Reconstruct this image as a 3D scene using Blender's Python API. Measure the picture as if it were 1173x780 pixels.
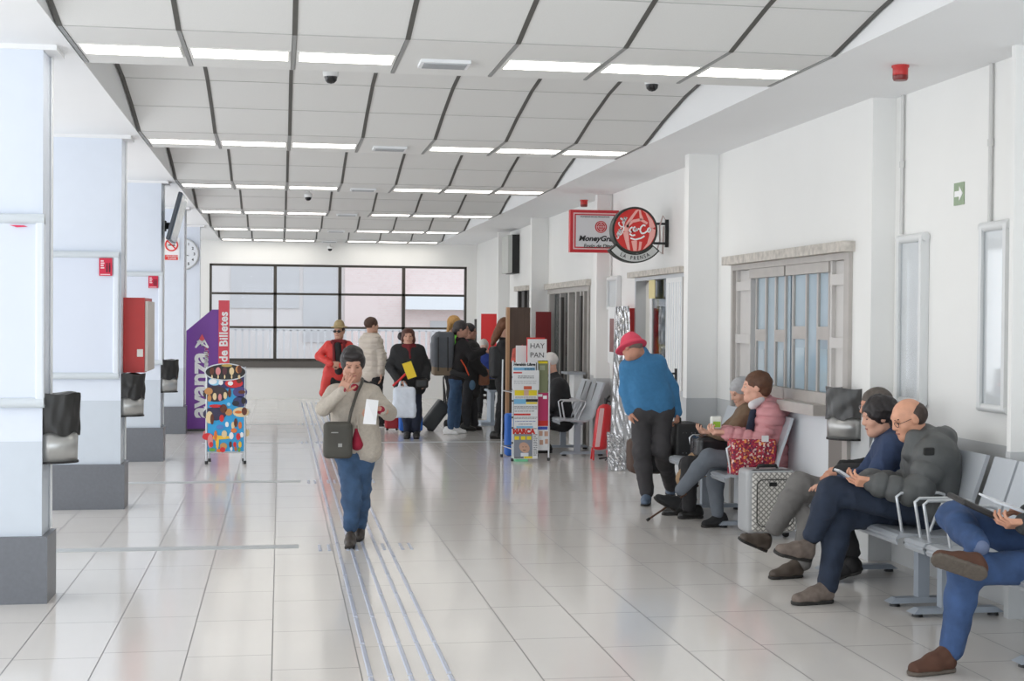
import bpy, math, random
import numpy as np
from mathutils import Vector, Matrix
PI = math.pi
for o in list(bpy.data.objects): bpy.data.objects.remove(o)
scene = bpy.context.scene
COL = scene.collection

# ------------------------------------------------------------------ camera
IW, IH, FPX, EYE = 1173.0, 780.0, 1629.0, 1.65
TH, PITCH, ROLL = math.radians(9.262727), math.radians(0.839687), 0.008
fw = Vector((math.sin(TH)*math.cos(PITCH), math.cos(TH)*math.cos(PITCH), -math.sin(PITCH)))
rt0 = Vector((math.cos(TH), -math.sin(TH), 0)); up0 = rt0.cross(fw)
RT = rt0*math.cos(ROLL) + up0*math.sin(ROLL); UP = -rt0*math.sin(ROLL) + up0*math.cos(ROLL)
CAM = Vector((0, 0, EYE))
cd = bpy.data.cameras.new('camera'); cam = bpy.data.objects.new('camera', cd); COL.objects.link(cam)
m = Matrix.Identity(4)
for i in range(3): m[i][0], m[i][1], m[i][2], m[i][3] = RT[i], UP[i], -fw[i], CAM[i]
cam.matrix_world = m
cd.sensor_fit = 'HORIZONTAL'; cd.sensor_width = 36.0; cd.lens = FPX/IW*36.0
cd.clip_start = 0.05; cd.clip_end = 300
scene.camera = cam

# ------------------------------------------------------------------ light and exposure
scene.view_settings.view_transform = 'Standard'; scene.view_settings.look = 'None'
scene.view_settings.gamma = 1.0; scene.view_settings.use_curve_mapping = False
scene.view_settings.exposure = -0.19
W_ = bpy.data.worlds.new('sky'); scene.world = W_; W_.use_nodes = True
bg = W_.node_tree.nodes['Background']; bg.inputs[0].default_value = (0.90, 0.95, 1.0, 1); bg.inputs[1].default_value = 1.9
scene.cycles.max_bounces = 8; scene.cycles.diffuse_bounces = 5; scene.cycles.glossy_bounces = 4
scene.cycles.transmission_bounces = 6; scene.cycles.transparent_max_bounces = 10
scene.cycles.caustics_reflective = False; scene.cycles.caustics_refractive = False
scene.cycles.sample_clamp_indirect = 4.0

def area_light(name, loc, rot, sx, sy, power, color):
    l = bpy.data.lights.new(name, 'AREA'); l.shape = 'RECTANGLE'; l.size = sx; l.size_y = sy
    l.energy = power; l.color = color
    o = bpy.data.objects.new(name, l); COL.objects.link(o); o.location = loc; o.rotation_euler = rot
    return o
# daylight through the glazed street end behind the camera, and through the bus-bay glazing on the left
area_light('daylight_street_end', (1.2, -3.6, 1.7), (math.radians(90), 0, 0), 8.0, 2.8, 215, (0.80, 0.90, 1.0))
area_light('daylight_bus_bays', (-4.5, 12.0, 1.7), (math.radians(90), 0, math.radians(-90)), 30.0, 2.6, 400, (0.97, 0.98, 1.0))

# ------------------------------------------------------------------ pixel rays (photo 1173 x 780) met with a plane of the hall
def ray(x, y): return fw*FPX + RT*(x-IW/2) - UP*(y-IH/2)
def on(x, y, ax, v):
    d = ray(x, y); t = (v-CAM[ax])/d[ax]; return CAM + d*t
def atx(x, y, X): return on(x, y, 0, X)
def at(x, y, Y): return on(x, y, 1, Y)
def atz(x, y, Z=0.0): return on(x, y, 2, Z)

# ------------------------------------------------------------------ materials
MATS = {}
def mat(name, col, rough=0.6, metal=0.0, spec=0.5, var=0.0, vscale=8.0, bump=0.0, bscale=60.0, emit=None, estr=1.0, coat=0.0, sheen=0.0, stretch=None):
    if name in MATS: return MATS[name]
    mt = bpy.data.materials.new(name); mt.use_nodes = True; nt = mt.node_tree; N = nt.nodes; L = nt.links
    b = N['Principled BSDF']
    b.inputs['Base Color'].default_value = (*col, 1); b.inputs['Roughness'].default_value = rough
    b.inputs['Metallic'].default_value = metal; b.inputs['Specular IOR Level'].default_value = spec
    b.inputs['Coat Weight'].default_value = coat
    if sheen: b.inputs['Sheen Weight'].default_value = sheen
    tc = N.new('ShaderNodeTexCoord'); mp = N.new('ShaderNodeMapping'); L.new(tc.outputs['Object'], mp.inputs[0])
    if stretch: mp.inputs['Scale'].default_value = stretch
    nz = N.new('ShaderNodeTexNoise'); nz.inputs['Scale'].default_value = vscale; nz.inputs['Detail'].default_value = 4; L.new(mp.outputs[0], nz.inputs['Vector'])
    mr = N.new('ShaderNodeMapRange'); mr.inputs['From Min'].default_value = 0.3; mr.inputs['From Max'].default_value = 0.7
    mr.inputs['To Min'].default_value = 1-var; mr.inputs['To Max'].default_value = 1+var; L.new(nz.outputs['Fac'], mr.inputs['Value'])
    mx = N.new('ShaderNodeVectorMath'); mx.operation = 'SCALE'; mx.inputs[0].default_value = col; L.new(mr.outputs[0], mx.inputs['Scale'])
    L.new(mx.outputs[0], b.inputs['Base Color'])
    if bump:
        n2 = N.new('ShaderNodeTexNoise'); n2.inputs['Scale'].default_value = bscale; n2.inputs['Detail'].default_value = 3; L.new(mp.outputs[0], n2.inputs['Vector'])
        bp = N.new('ShaderNodeBump'); bp.inputs['Strength'].default_value = bump; bp.inputs['Distance'].default_value = 0.01
        L.new(n2.outputs['Fac'], bp.inputs['Height']); L.new(bp.outputs[0], b.inputs['Normal'])
    if emit:
        b.inputs['Emission Color'].default_value = (*emit, 1); b.inputs['Emission Strength'].default_value = estr
    MATS[name] = mt; return mt
def s2l(r, g, b): return tuple(((c/255)/12.92 if c/255 <= 0.04045 else ((c/255+0.055)/1.055)**2.4) for c in (r, g, b))
def cm(name, rgb, rough=0.6, **k): return mat(name, s2l(*rgb), rough, **k)

def glass_mat(name, tint=(1, 1, 1), refl=0.12, rough=0.02, rmax=0.8):
    mt = bpy.data.materials.new(name); mt.use_nodes = True; N = mt.node_tree.nodes; L = mt.node_tree.links; N.clear()
    out = N.new('ShaderNodeOutputMaterial'); mx = N.new('ShaderNodeMixShader'); tr = N.new('ShaderNodeBsdfTransparent'); gl = N.new('ShaderNodeBsdfGlossy')
    tr.inputs[0].default_value = (*tint, 1); gl.inputs['Roughness'].default_value = rough
    fr = N.new('ShaderNodeLayerWeight'); fr.inputs[0].default_value = 0.25
    mr = N.new('ShaderNodeMapRange'); mr.inputs['To Min'].default_value = refl; mr.inputs['To Max'].default_value = rmax; L.new(fr.outputs['Fresnel'], mr.inputs['Value'])
    L.new(mr.outputs[0], mx.inputs[0]); L.new(tr.outputs[0], mx.inputs[1]); L.new(gl.outputs[0], mx.inputs[2]); L.new(mx.outputs[0], out.inputs[0])
    return mt

# ------------------------------------------------------------------ mesh building
def wloc(p):
    v = Vector((0, 0, 0))
    while p is not None: v = v + p.location; p = p.parent
    return v
class MB:
    def __init__(s): s.v = []; s.f = []; s.m = []; s.sm = []
    def add(s, vs, fs, mi=0, smooth=False):
        n = len(s.v); s.v += [tuple(v) for v in vs]; s.f += [tuple(i+n for i in f) for f in fs]; s.m += [mi]*len(fs); s.sm += [smooth]*len(fs); return s
    def box(s, a, b, mi=0):
        x0, x1 = sorted((a[0], b[0])); y0, y1 = sorted((a[1], b[1])); z0, z1 = sorted((a[2], b[2]))
        return s.add([(x0,y0,z0),(x1,y0,z0),(x1,y1,z0),(x0,y1,z0),(x0,y0,z1),(x1,y0,z1),(x1,y1,z1),(x0,y1,z1)],
                     [(0,3,2,1),(4,5,6,7),(0,1,5,4),(1,2,6,5),(2,3,7,6),(3,0,4,7)], mi)
    def obox(s, c, ax, ay, az, mi=0):      # oriented box from centre and half-axis vectors
        c, ax, ay, az = map(Vector, (c, ax, ay, az))
        vs = [c+ax*i+ay*j+az*k for k in (-1,1) for j in (-1,1) for i in (-1,1)]
        return s.add(vs, [(0,2,3,1),(4,5,7,6),(0,1,5,4),(2,6,7,3),(0,4,6,2),(1,3,7,5)], mi)
    def tube(s, pts, r, n=8, mi=0, caps=True, closed=False):
        pts = [Vector(p) for p in pts]; rs = r if isinstance(r, (list, tuple)) else [r]*len(pts)
        N = len(pts); rings = []; prev = None
        for i, p in enumerate(pts):
            if closed: t = (pts[(i+1) % N]-pts[i-1])
            else: t = (pts[min(i+1, N-1)]-pts[max(i-1, 0)])
            t.normalize()
            if prev is None: u = t.cross(Vector((0, 0, 1))); u = t.cross(Vector((1, 0, 0))) if u.length < 1e-3 else u
            else: u = prev - t*prev.dot(t); u = t.orthogonal() if u.length < 1e-5 else u
            u.normalize(); w = t.cross(u); prev = u
            rings.append([p + (u*math.cos(2*PI*k/n)+w*math.sin(2*PI*k/n))*rs[i] for k in range(n)])
        vs = [v for rg in rings for v in rg]; fs = []
        for i in range(N if closed else N-1):
            a = i*n; b = ((i+1) % N)*n
            for k in range(n): fs.append((a+k, a+(k+1) % n, b+(k+1) % n, b+k))
        s.add(vs, fs, mi, True)
        if caps and not closed: s.add(rings[0], [tuple(range(n))[::-1]], mi); s.add(rings[-1], [tuple(range(n))], mi)
        return s
    def lathe(s, o, prof, n=24, mi=0, axis=(0, 0, 1), smooth=True, squash=(1, 1)):
        o = Vector(o); w = Vector(axis).normalized(); u = w.orthogonal().normalized() if abs(w.z) < 0.9 else Vector((1, 0, 0)); v = w.cross(u)
        vs = []; fs = []
        for (r, h) in prof:
            for k in range(n): a = 2*PI*k/n; vs.append(o+u*math.cos(a)*r*squash[0]+v*math.sin(a)*r*squash[1]+w*h)
        for i in range(len(prof)-1):
            for k in range(n): fs.append((i*n+k, i*n+(k+1) % n, (i+1)*n+(k+1) % n, (i+1)*n+k))
        s.add(vs, fs, mi, smooth)
        if prof[0][0] > 1e-4: s.add(vs[:n], [tuple(range(n))[::-1]], mi)
        if prof[-1][0] > 1e-4: s.add(vs[-n:], [tuple(range(n))], mi)
        return s
    def prism(s, outline, d, mi=0):         # outline of 3-D points in a plane, pushed along d
        n = len(outline); d = Vector(d); a = [Vector(p) for p in outline]; vs = a+[p+d for p in a]
        return s.add(vs, [tuple(range(n))[::-1], tuple(range(n, 2*n))]+[(i, (i+1) % n, n+(i+1) % n, n+i) for i in range(n)], mi)
    def quad(s, a, b, c, d, mi=0): return s.add([a, b, c, d], [(0, 1, 2, 3)], mi)
    def build(s, name, mats, parent=None, bevel=0, subsurf=0, smooth=None):
        me = bpy.data.meshes.new(name); off = wloc(parent)
        me.from_pydata([(v[0]-off.x, v[1]-off.y, v[2]-off.z) for v in s.v], [], s.f)
        if not isinstance(mats, (list, tuple)): mats = [mats]
        for q in mats: me.materials.append(q)
        me.polygons.foreach_set('material_index', s.m)
        me.polygons.foreach_set('use_smooth', s.sm if smooth is None else [smooth]*len(s.f))
        me.update()
        o = bpy.data.objects.new(name, me); COL.objects.link(o); o.parent = parent
        if bevel:
            b = o.modifiers.new('bevel', 'BEVEL'); b.width = bevel; b.segments = 2; b.limit_method = 'ANGLE'; b.angle_limit = 0.6; b.harden_normals = False
        if subsurf:
            q = o.modifiers.new('subdivision', 'SUBSURF'); q.levels = subsurf; q.render_levels = subsurf
        return o
def thing(name, label, cat, loc, group=None):
    o = bpy.data.objects.new(name, None); COL.objects.link(o); o.location = loc; o.empty_display_size = 0.1
    o['label'] = label; o['category'] = cat
    if group: o['group'] = group
    return o
def tag(o, label, cat, group=None, kind=None):
    o['label'] = label; o['category'] = cat
    if group: o['group'] = group
    if kind: o['kind'] = kind
    return o
def part_label(o, t): o['label'] = t; return o
def struct(o): o['kind'] = 'structure'; return o
def sroot(name, loc): o = bpy.data.objects.new(name, None); COL.objects.link(o); o.location = loc; o['kind'] = 'structure'; return o
def dup(root, loc=None, rz=None, label=None, group=None, parent=None):
    c = root.copy(); COL.objects.link(c)
    if parent is not None: c.parent = parent
    if loc is not None: c.location = loc
    if rz is not None: c.rotation_euler = (0, 0, rz)
    if label: c['label'] = label
    if group: c['group'] = group
    for ch in root.children:
        dup(ch, parent=c)
    return c
def text(name, s, origin, xd, yd, size, mt, parent=None, ext=0.001, bold=0.0, shear=0.0, align='CENTER', spacing=1.0, sx=1.0):
    cu = bpy.data.curves.new(name, 'FONT'); cu.body = s; cu.size = size; cu.extrude = ext; cu.offset = bold; cu.shear = shear
    cu.align_x = align; cu.align_y = 'CENTER'; cu.space_character = spacing; cu.resolution_u = 3
    t = bpy.data.objects.new(name, cu); COL.objects.link(t)
    me = bpy.data.meshes.new_from_object(t.evaluated_get(bpy.context.evaluated_depsgraph_get()))
    bpy.data.objects.remove(t)
    xd = Vector(xd).normalized(); yd = Vector(yd).normalized(); zd = xd.cross(yd); off = wloc(parent); o0 = Vector(origin)
    for v in me.vertices: v.co = o0 + xd*v.co.x*sx + yd*v.co.y + zd*v.co.z - off
    me.materials.clear(); me.materials.append(mt)
    me.name = name
    o = bpy.data.objects.new(name, me); COL.objects.link(o); o.parent = parent; return o
# ================================================================== THE HALL
WX = 4.02          # right wall plane
WN = 4.19          # its plane in the nearest bay, one step further out
PX = 3.75          # face of its pilasters
SZ = 3.20          # underside of the soffits
CL, CR = -1.17, 3.17   # edges of the panelled ceiling
YB = 29.3          # back wall
YF = -4.0          # open street end behind the camera
white = cm('wall_paint', (236, 236, 234), 0.75, var=0.012, vscale=1.5)
whitec = cm('soffit_paint', (238, 239, 240), 0.8, var=0.01, vscale=1.2)
greyw = cm('grey_wainscot_paint', (196, 198, 199), 0.5, var=0.02, vscale=3)
plinthm = cm('dark_plinth_stone', (108, 111, 117), 0.4, var=0.05, vscale=40)
alu = cm('brushed_aluminium', (178, 180, 182), 0.38, metal=0.55)
silver = cm('silver_frame', (200, 203, 206), 0.35, metal=0.4)
steel = cm('polished_steel', (190, 193, 198), 0.18, metal=0.9)
black = cm('black_plastic', (26, 26, 27), 0.45)
darkgrey = cm('dark_grey_metal', (74, 73, 70), 0.5)
whitep = cm('white_powder_coat', (232, 233, 233), 0.4)
redp = cm('red_gloss_paint', (190, 40, 38), 0.35)

# floor: long tile rows running down the hall, joints staggered from row to row
fm = bpy.data.materials.new('polished_floor_tiles'); fm.use_nodes = True; N = fm.node_tree.nodes; L = fm.node_tree.links
bs = N['Principled BSDF']; tc = N.new('ShaderNodeTexCoord'); sp = N.new('ShaderNodeSeparateXYZ'); L.new(tc.outputs['Object'], sp.inputs[0])
def mth(op, a, b=None):
    n = N.new('ShaderNodeMath'); n.operation = op
    for i, q in enumerate((a, b)):
        if q is None: continue
        if isinstance(q, (int, float)): n.inputs[i].default_value = q
        else: L.new(q, n.inputs[i])
    return n.outputs[0]
u = mth('DIVIDE', mth('ADD', sp.outputs['X'], 10.28), 0.41); iu_ = mth('FLOOR', u); fu = mth('FRACT', u)
wn = N.new('ShaderNodeTexWhiteNoise'); wn.noise_dimensions = '1D'; L.new(iu_, wn.inputs['W'])
v_ = mth('ADD', mth('DIVIDE', sp.outputs['Y'], 0.82), wn.outputs['Value']); iv = mth('FLOOR', v_); fv = mth('FRACT', v_)
lu = mth('GREATER_THAN', mth('ABSOLUTE', mth('SUBTRACT', fu, 0.5)), 0.4925)
lv = mth('MULTIPLY', mth('GREATER_THAN', mth('ABSOLUTE', mth('SUBTRACT', fv, 0.5)), 0.495), 0.5)
ln = mth('MAXIMUM', lu, lv)
w2 = N.new('ShaderNodeTexWhiteNoise'); w2.noise_dimensions = '2D'; cb = N.new('ShaderNodeCombineXYZ'); L.new(iu_, cb.inputs[0]); L.new(iv, cb.inputs[1]); L.new(cb.outputs[0], w2.inputs['Vector'])
nz = N.new('ShaderNodeTexNoise'); nz.inputs['Scale'].default_value = 3.0; nz.inputs['Detail'].default_value = 6; L.new(tc.outputs['Object'], nz.inputs['Vector'])
bri = mth('ADD', mth('MULTIPLY', w2.outputs['Value'], 0.05), mth('MULTIPLY', nz.outputs['Fac'], 0.08))
cr = N.new('ShaderNodeMix'); cr.data_type = 'RGBA'; L.new(bri, cr.inputs[0]); cr.inputs[6].default_value = (*s2l(219, 215, 211), 1); cr.inputs[7].default_value = (*s2l(255, 250, 244), 1)
c2 = N.new('ShaderNodeMix'); c2.data_type = 'RGBA'; L.new(ln, c2.inputs[0]); L.new(cr.outputs[2], c2.inputs[6]); c2.inputs[7].default_value = (*s2l(120, 118, 116), 1)
L.new(c2.outputs[2], bs.inputs['Base Color'])
rg = mth('ADD', 0.11, mth('ADD', mth('MULTIPLY', nz.outputs['Fac'], 0.04), mth('MULTIPLY', lu, 0.3))); L.new(rg, bs.inputs['Roughness'])
bs.inputs['Specular IOR Level'].default_value = 0.6
struct(MB().box((-4.8, YF, -0.1), (9.0, YB+0.3, 0)).build('floor', fm))

# ---- ceiling: saw-tooth of curved panels, each ending in a flat band that holds the lamps
panelm = cm('perforated_ceiling_panel', (222, 222, 220), 0.85, var=0.02, vscale=160)
ENDS = [4.6, 9.0, 13.35, 17.55, 21.75, 25.85, 29.28]
FLAT = 1.10
PROF = [(2.95, 0.325), (2.35, 0.33), (1.75, 0.30), (1.15, 0.235), (0.55, 0.125), (0.0, 0.0)]   # curve: distance before the flat band, rise
NP = 7; PW = (CR-CL)/NP
cb_ = MB()
ribs = []
seam = cm('panel_seam_shadow_gap', (186, 186, 183), 0.8)
ribm = cm('black_joint_strip', (84, 83, 79), 0.6)
ribf = cm('grey_joint_strip', (150, 151, 150), 0.5, metal=0.2)
for bi, e in enumerate(ENDS):
    pitch = e-(ENDS[bi-1] if bi else 0.3)
    k = (pitch-FLAT)/2.95
    prof = [(e-FLAT-d*k, SZ+h) for d, h in PROF]
    # smooth the arc
    pts = []
    for i in range(len(prof)-1):
        p0, p1 = prof[i], prof[i+1]
        pts.append(p0)
    pts.append(prof[-1]); pts.append((e, SZ))
    for i in range(len(pts)-1):
        (y0, z0), (y1, z1) = pts[i], pts[i+1]
        g = 0.006 if i < len(pts)-2 else 0
        for j in range(NP):
            xa, xb = CL+PW*j+0.014, CL+PW*(j+1)-0.014
            cb_.add([(xa, y0, z0), (xb, y0, z0), (xb, y1-g, z1+g*0.3), (xa, y1-g, z1+g*0.3), (xa, y0, z0+.02), (xb, y0, z0+.02), (xb, y1-g, z1+.02), (xa, y1-g, z1+.02)],
                    [(0,1,2,3),(7,6,5,4),(0,4,5,1),(2,6,7,3),(1,5,6,2),(0,3,7,4)], 0)
    # backing above the panels (seen in the joints) and the riser at the end of the flat band
    for i in range(len(pts)-1):
        (y0, z0), (y1, z1) = pts[i], pts[i+1]
        cb_.add([(CL, y0, z0+.022), (CR, y0, z0+.022), (CR, y1, z1+.022), (CL, y1, z1+.022)], [(0,1,2,3)], 1)
    if bi < len(ENDS)-1:
        cb_.box((CL, e, SZ), (CR, e+0.02, SZ+0.36), 0)
    for (y0, z0) in pts[1:-1]:
        for j in range(NP): xa, xb = CL+PW*j+0.014, CL+PW*(j+1)-0.014; cb_.box((xa, y0-.005, z0-.0015), (xb, y0+.003, z0+.002), 1)
    for j in range(NP+1):
        x = CL+PW*j
        for i in range(len(pts)-1):
            (y0, z0), (y1, z1) = pts[i], pts[i+1]
            mi = 2 if i < len(pts)-2 else 3
            w = 0.014 if mi == 2 else 0.011
            dz = 0.004
            cb_.add([(x-w, y0, z0-dz), (x+w, y0, z0-dz), (x+w, y1, z1-dz), (x-w, y1, z1-dz), (x-w, y0, z0+.03), (x+w, y0, z0+.03), (x+w, y1, z1+.03), (x-w, y1, z1+.03)],
                    [(0,1,2,3),(7,6,5,4),(0,4,5,1),(2,6,7,3),(1,5,6,2),(0,3,7,4)], mi)
    # side fascias closing the saw-tooth above the soffit
# lower slab above everything + side fascias + soffits
cb_.box((-4.8, YF, SZ+0.42), (WX+0.2, YB+0.2, SZ+0.55), 4)
cb_.box((CR+0.022, YF, SZ), (WX+0.2, YB, SZ+0.41), 4)
cb_.box((-4.8, YF, SZ), (CL-0.022, YB, SZ+0.41), 4)
cb_.box((CL-0.022, YF, SZ), (CR+0.022, 0.3, SZ+0.41), 4)
for yc in (8.47, 12.55, 16.65, 20.55, 24.55):
    cb_.box((-4.8, yc+0.0, SZ-0.03), (CL-0.10, yc+0.30, SZ), 4)
struct(cb_.build('ceiling', [panelm, seam, ribm, ribf, whitec]))

# lamps: six lit troughs per band
lampm = mat('lamp_diffuser', (1, 1, 1), 0.5, emit=(1.0, 0.96, 0.88), estr=6.5)
lampframe = cm('lamp_trim', (226, 226, 222), 0.5)
ventm = cm('white_vent', (236, 238, 240), 0.5)
ORD = ['nearest', 'second', 'third', 'fourth', 'fifth', 'sixth', 'seventh']
lamp0 = None
for bi, e in enumerate(ENDS):
    if bi == 0: yl = e-0.62
    else: yl = e-0.62
    for j in (0, 1, 2, 4, 5, 6):
        xa, xb = CL+PW*j+0.022, CL+PW*(j+1)-0.022
        if lamp0 is None:
            lamp0 = thing('ceiling_lamp', '', 'ceiling lamp', ((xa+xb)/2, yl+0.16, SZ), 'recessed strip lamps of the panelled ceiling')
            f = MB()
            f.box((xa, yl, SZ-0.006), (xb, yl+0.012, SZ+0.004)); f.box((xa, yl+0.308, SZ-0.006), (xb, yl+0.32, SZ+0.004))
            f.box((xa, yl+.012, SZ-0.006), (xa+0.012, yl+0.308, SZ+0.004)); f.box((xb-0.012, yl+.012, SZ-0.006), (xb, yl+0.308, SZ+0.004))
            f.build('frame', lampframe, lamp0)
            MB().box((xa+0.012, yl+0.012, SZ-0.004), (xb-0.012, yl+0.308, SZ+0.003)).build('diffuser', lampm, lamp0)
            r = lamp0
        else: r = dup(lamp0, ((xa+xb)/2, yl+0.16, SZ))
        side = 'left' if j < 3 else 'right'
        pos = {0: 'outermost', 1: 'middle', 2: 'innermost', 4: 'innermost', 5: 'middle', 6: 'outermost'}[j]
        dist = 'row above the view' if bi == 0 else ('farthest ceiling row' if bi == 6 else '%s visible ceiling row' % ORD[bi-1])
        r['label'] = '%s of the %s-hand three strip lamps, %s' % (pos, side, dist)
v0 = None
for bi, e in enumerate(ENDS):
    if bi == 0: continue
    xc = CL+PW*3.5-0.03; yl = e-0.42
    if v0 is None:
        v0 = thing('ceiling_vent', '', 'vent', (xc, yl, SZ), 'white air vents in the middle ceiling panels')
        f = MB().box((xc-.15, yl-.11, SZ-.02), (xc+.15, yl+.11, SZ+.003)); f.build('housing', ventm, v0)
        g = MB()
        for q in range(6): g.box((xc-.13, yl-.085+q*.03, SZ-.026), (xc+.13, yl-.072+q*.03, SZ-.018))
        g.build('louvre', alu, v0); r = v0
    else: r = dup(v0, (xc, yl, SZ))
    r['label'] = 'white louvred air vent in the middle ceiling panel, %s' % ('farthest by the back wall' if bi == 6 else '%s from the camera' % ORD[bi-1])

# ---- left columns
shaftm = cm('column_paint', (220, 227, 238), 0.6, var=0.01)
colm = cm('column_wainscot_paint', (200, 208, 217), 0.5, var=0.015)
COLS = [8.47, 12.55, 16.65, 20.55, 24.55]
cdesc = ['nearest white column at the left edge, with a bin on its side', 'second white column from the left edge, red hose cabinet on its side',
         'third white column, screen mounted high on its side', 'fourth white column, no-smoking sign on its front', 'fifth white column behind the purple ticket sign, clock on it']
for i, y in enumerate(COLS):
    x1 = -1.345; xw = -2.1; th = 0.30
    c = thing('column', cdesc[i], 'column', ((x1+xw)/2, y+th/2, 0), 'square white columns along the bus bays')
    MB().box((xw, y+.01, 0.93), (x1, y+th, SZ-0.001)).build('shaft', shaftm, c)
    MB().box((xw, y+.01, 0.385), (x1, y+th, 0.93)).build('wainscot', colm, c)
    pb = MB().box((xw, y-.02, 0.0), (x1+.035, y+th+.01, 0.385)).build('plinth', plinthm, c)
    if i in (0, 1, 2, 3):
        MB().tube([(x1+.012, y+th-.05, 0.4), (x1+.012, y+th-.05, SZ-.002)], 0.009, 8).build('conduit', whitep, c)

# ---- left outer glazing (bus bays) and street end
wl = MB()
wl.box((-5.0, YF, 0), (-4.8, YB, 0.35)); wl.box((-5.0, YF, 3.0), (-4.8, YB, 3.75))
for k in range(9): wl.box((-5.0, YF+k*4.15, .35), (-4.8, YF+k*4.15+.3, 3.0))
struct(wl.build('wall_left', white))
wf = MB(); wf.box((-5.0, YF-.2, 3.0), (WX+.2, YF, 3.75)); wf.box((-5, YF-.2, 0), (-4.5, YF, 3)); wf.box((3.7, YF-.2, 0), (WX+.2, YF, 3)); struct(wf.build('wall_front', white))

# ---- back wall with the wide window
wa = at(240, 301.5, YB); wb = at(535, 305.5, YB); wc = at(240, 413.5, YB); 
wx0, wx1, wz1, wz0 = wa.x, wb.x, wa.z, wc.z
bw = MB()
xl, xr = -4.8, WX+.2
bw.box((xl, YB, 0), (wx0, YB+.25, 3.6)); bw.box((wx1, YB, 0), (xr, YB+.25, 3.6)); bw.box((wx0, YB, 0), (wx1, YB+.25, wz0)); bw.box((wx0, YB, wz1), (wx1, YB+.25, 3.6))
struct(bw.build('wall_back', white))
frm = cm('dark_window_frame', (72, 68, 62), 0.5)
w1 = sroot('window_1', ((wx0+wx1)/2, YB+.1, wz0))
f = MB(); t = 0.045
f.box((wx0, YB+.03, wz0), (wx0+t, YB+.13, wz1)); f.box((wx1-t, YB+.03, wz0), (wx1, YB+.13, wz1)); f.box((wx0, YB+.03, wz1-t), (wx1, YB+.13, wz1)); f.box((wx0, YB+.02, wz0), (wx1, YB+.14, wz0+t*1.2))
for q in (1, 2, 3): x = wx0+(wx1-wx0)*q/4; f.box((x-t/2-.01, YB+.04, wz0), (x+t/2+.01, YB+.12, wz1))
for py in (336.5, 375): z = at(320, py, YB).z; f.box((wx0, YB+.04, z-t/2), (wx1, YB+.12, z+t/2))
f.build('window_frame', frm, w1)
MB().box((wx0-.02, YB-.05, wz0-.13), (wx1+.02, YB+.02, wz0-.0)).build('window_sill', cm('sill_metal', (96, 92, 88), .45), w1)
MB().box((wx0, YB+.075, wz0), (wx1, YB+.085, wz1)).build('glass', glass_mat('window_glass', (0.95, 0.97, 1.0), 0.0, 0.02, 0.2), w1)

# ---- street and building beyond the back window
brick = bpy.data.materials.new('pale_brick'); brick.use_nodes = True; N = brick.node_tree.nodes; L = brick.node_tree.links
bt = N.new('ShaderNodeTexBrick'); tcn = N.new('ShaderNodeTexCoord'); mpn = N.new('ShaderNodeMapping'); mpn.inputs['Rotation'].default_value = (PI/2, 0, 0)
L.new(tcn.outputs['Object'], mpn.inputs[0]); L.new(mpn.outputs[0], bt.inputs[0])
bt.inputs['Scale'].default_value = 4; bt.inputs['Color1'].default_value = (*s2l(232, 214, 208), 1); bt.inputs['Color2'].default_value = (*s2l(228, 208, 202), 1); bt.inputs['Mortar'].default_value = (*s2l(228, 218, 212), 1)
L.new(bt.outputs[0], N['Principled BSDF'].inputs['Base Color']); N['Principled BSDF'].inputs['Roughness'].default_value = 0.9
pale = cm('pale_render_facade', (218, 212, 208), 0.9, var=0.03, vscale=0.6)
blind = cm('grey_shutter', (200, 198, 197), 0.8)
YE = YB+9
fb = thing('building', 'overexposed pale brick building across the street, seen through the back window', 'building', (2, YE+2, -.3))
MB().box((-9, YE, -.3), (1.7, YE+4, 9)).build('wall', pale, fb)
MB().box((1.7, YE-.15, -.3), (3.2, YE+4, 9)).build('brick_pier', brick, fb)
MB().box((3.2, YE, -.3), (13, YE+4, 9)).build('wall', brick, fb)
g = MB(); g.box((3.3, YE-.5, 1.9), (12.9, YE, 2.25)); g.build('balcony_slab', whitep, fb)
for x0, x1, z0, z1 in ((-3.4, -1.9, -0.1, 1.6), (-1.3, .5, 1.9, 4.2), (0.6, 1.5, 1.0, 3.2), (-4.5, -2.2, 2.2, 4.5), (4.0, 6.0, -.1, 1.6)):
    s_ = MB().box((x0, YE-.03, z0), (x1, YE+.02, z1)); sh = s_.build('shutter', blind, fb)
rl = MB()
for q in range(60): rl.box((-3.5+q*.17, YE-2.3, 0.35), (-3.5+q*.17+.045, YE-2.26, 1.35))
rl.box((-3.6, YE-2.3, 1.33), (6.9, YE-2.25, 1.4)); rl.box((-3.6, YE-2.3, 0.30), (6.9, YE-2.25, .36)); rl.box((-3.6, YE-2.4, -.1), (6.9, YE-2.15, .3))
tag(rl.build('railing', cm('pale_railing', (205, 203, 202), .7)), 'pale slatted railing outside the wide back window', 'railing')
struct(MB().box((-14, YB+.3, -.3), (18, YE+4, -.1)).build('pavement', cm('pavement', (205, 203, 200), .9)))

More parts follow.
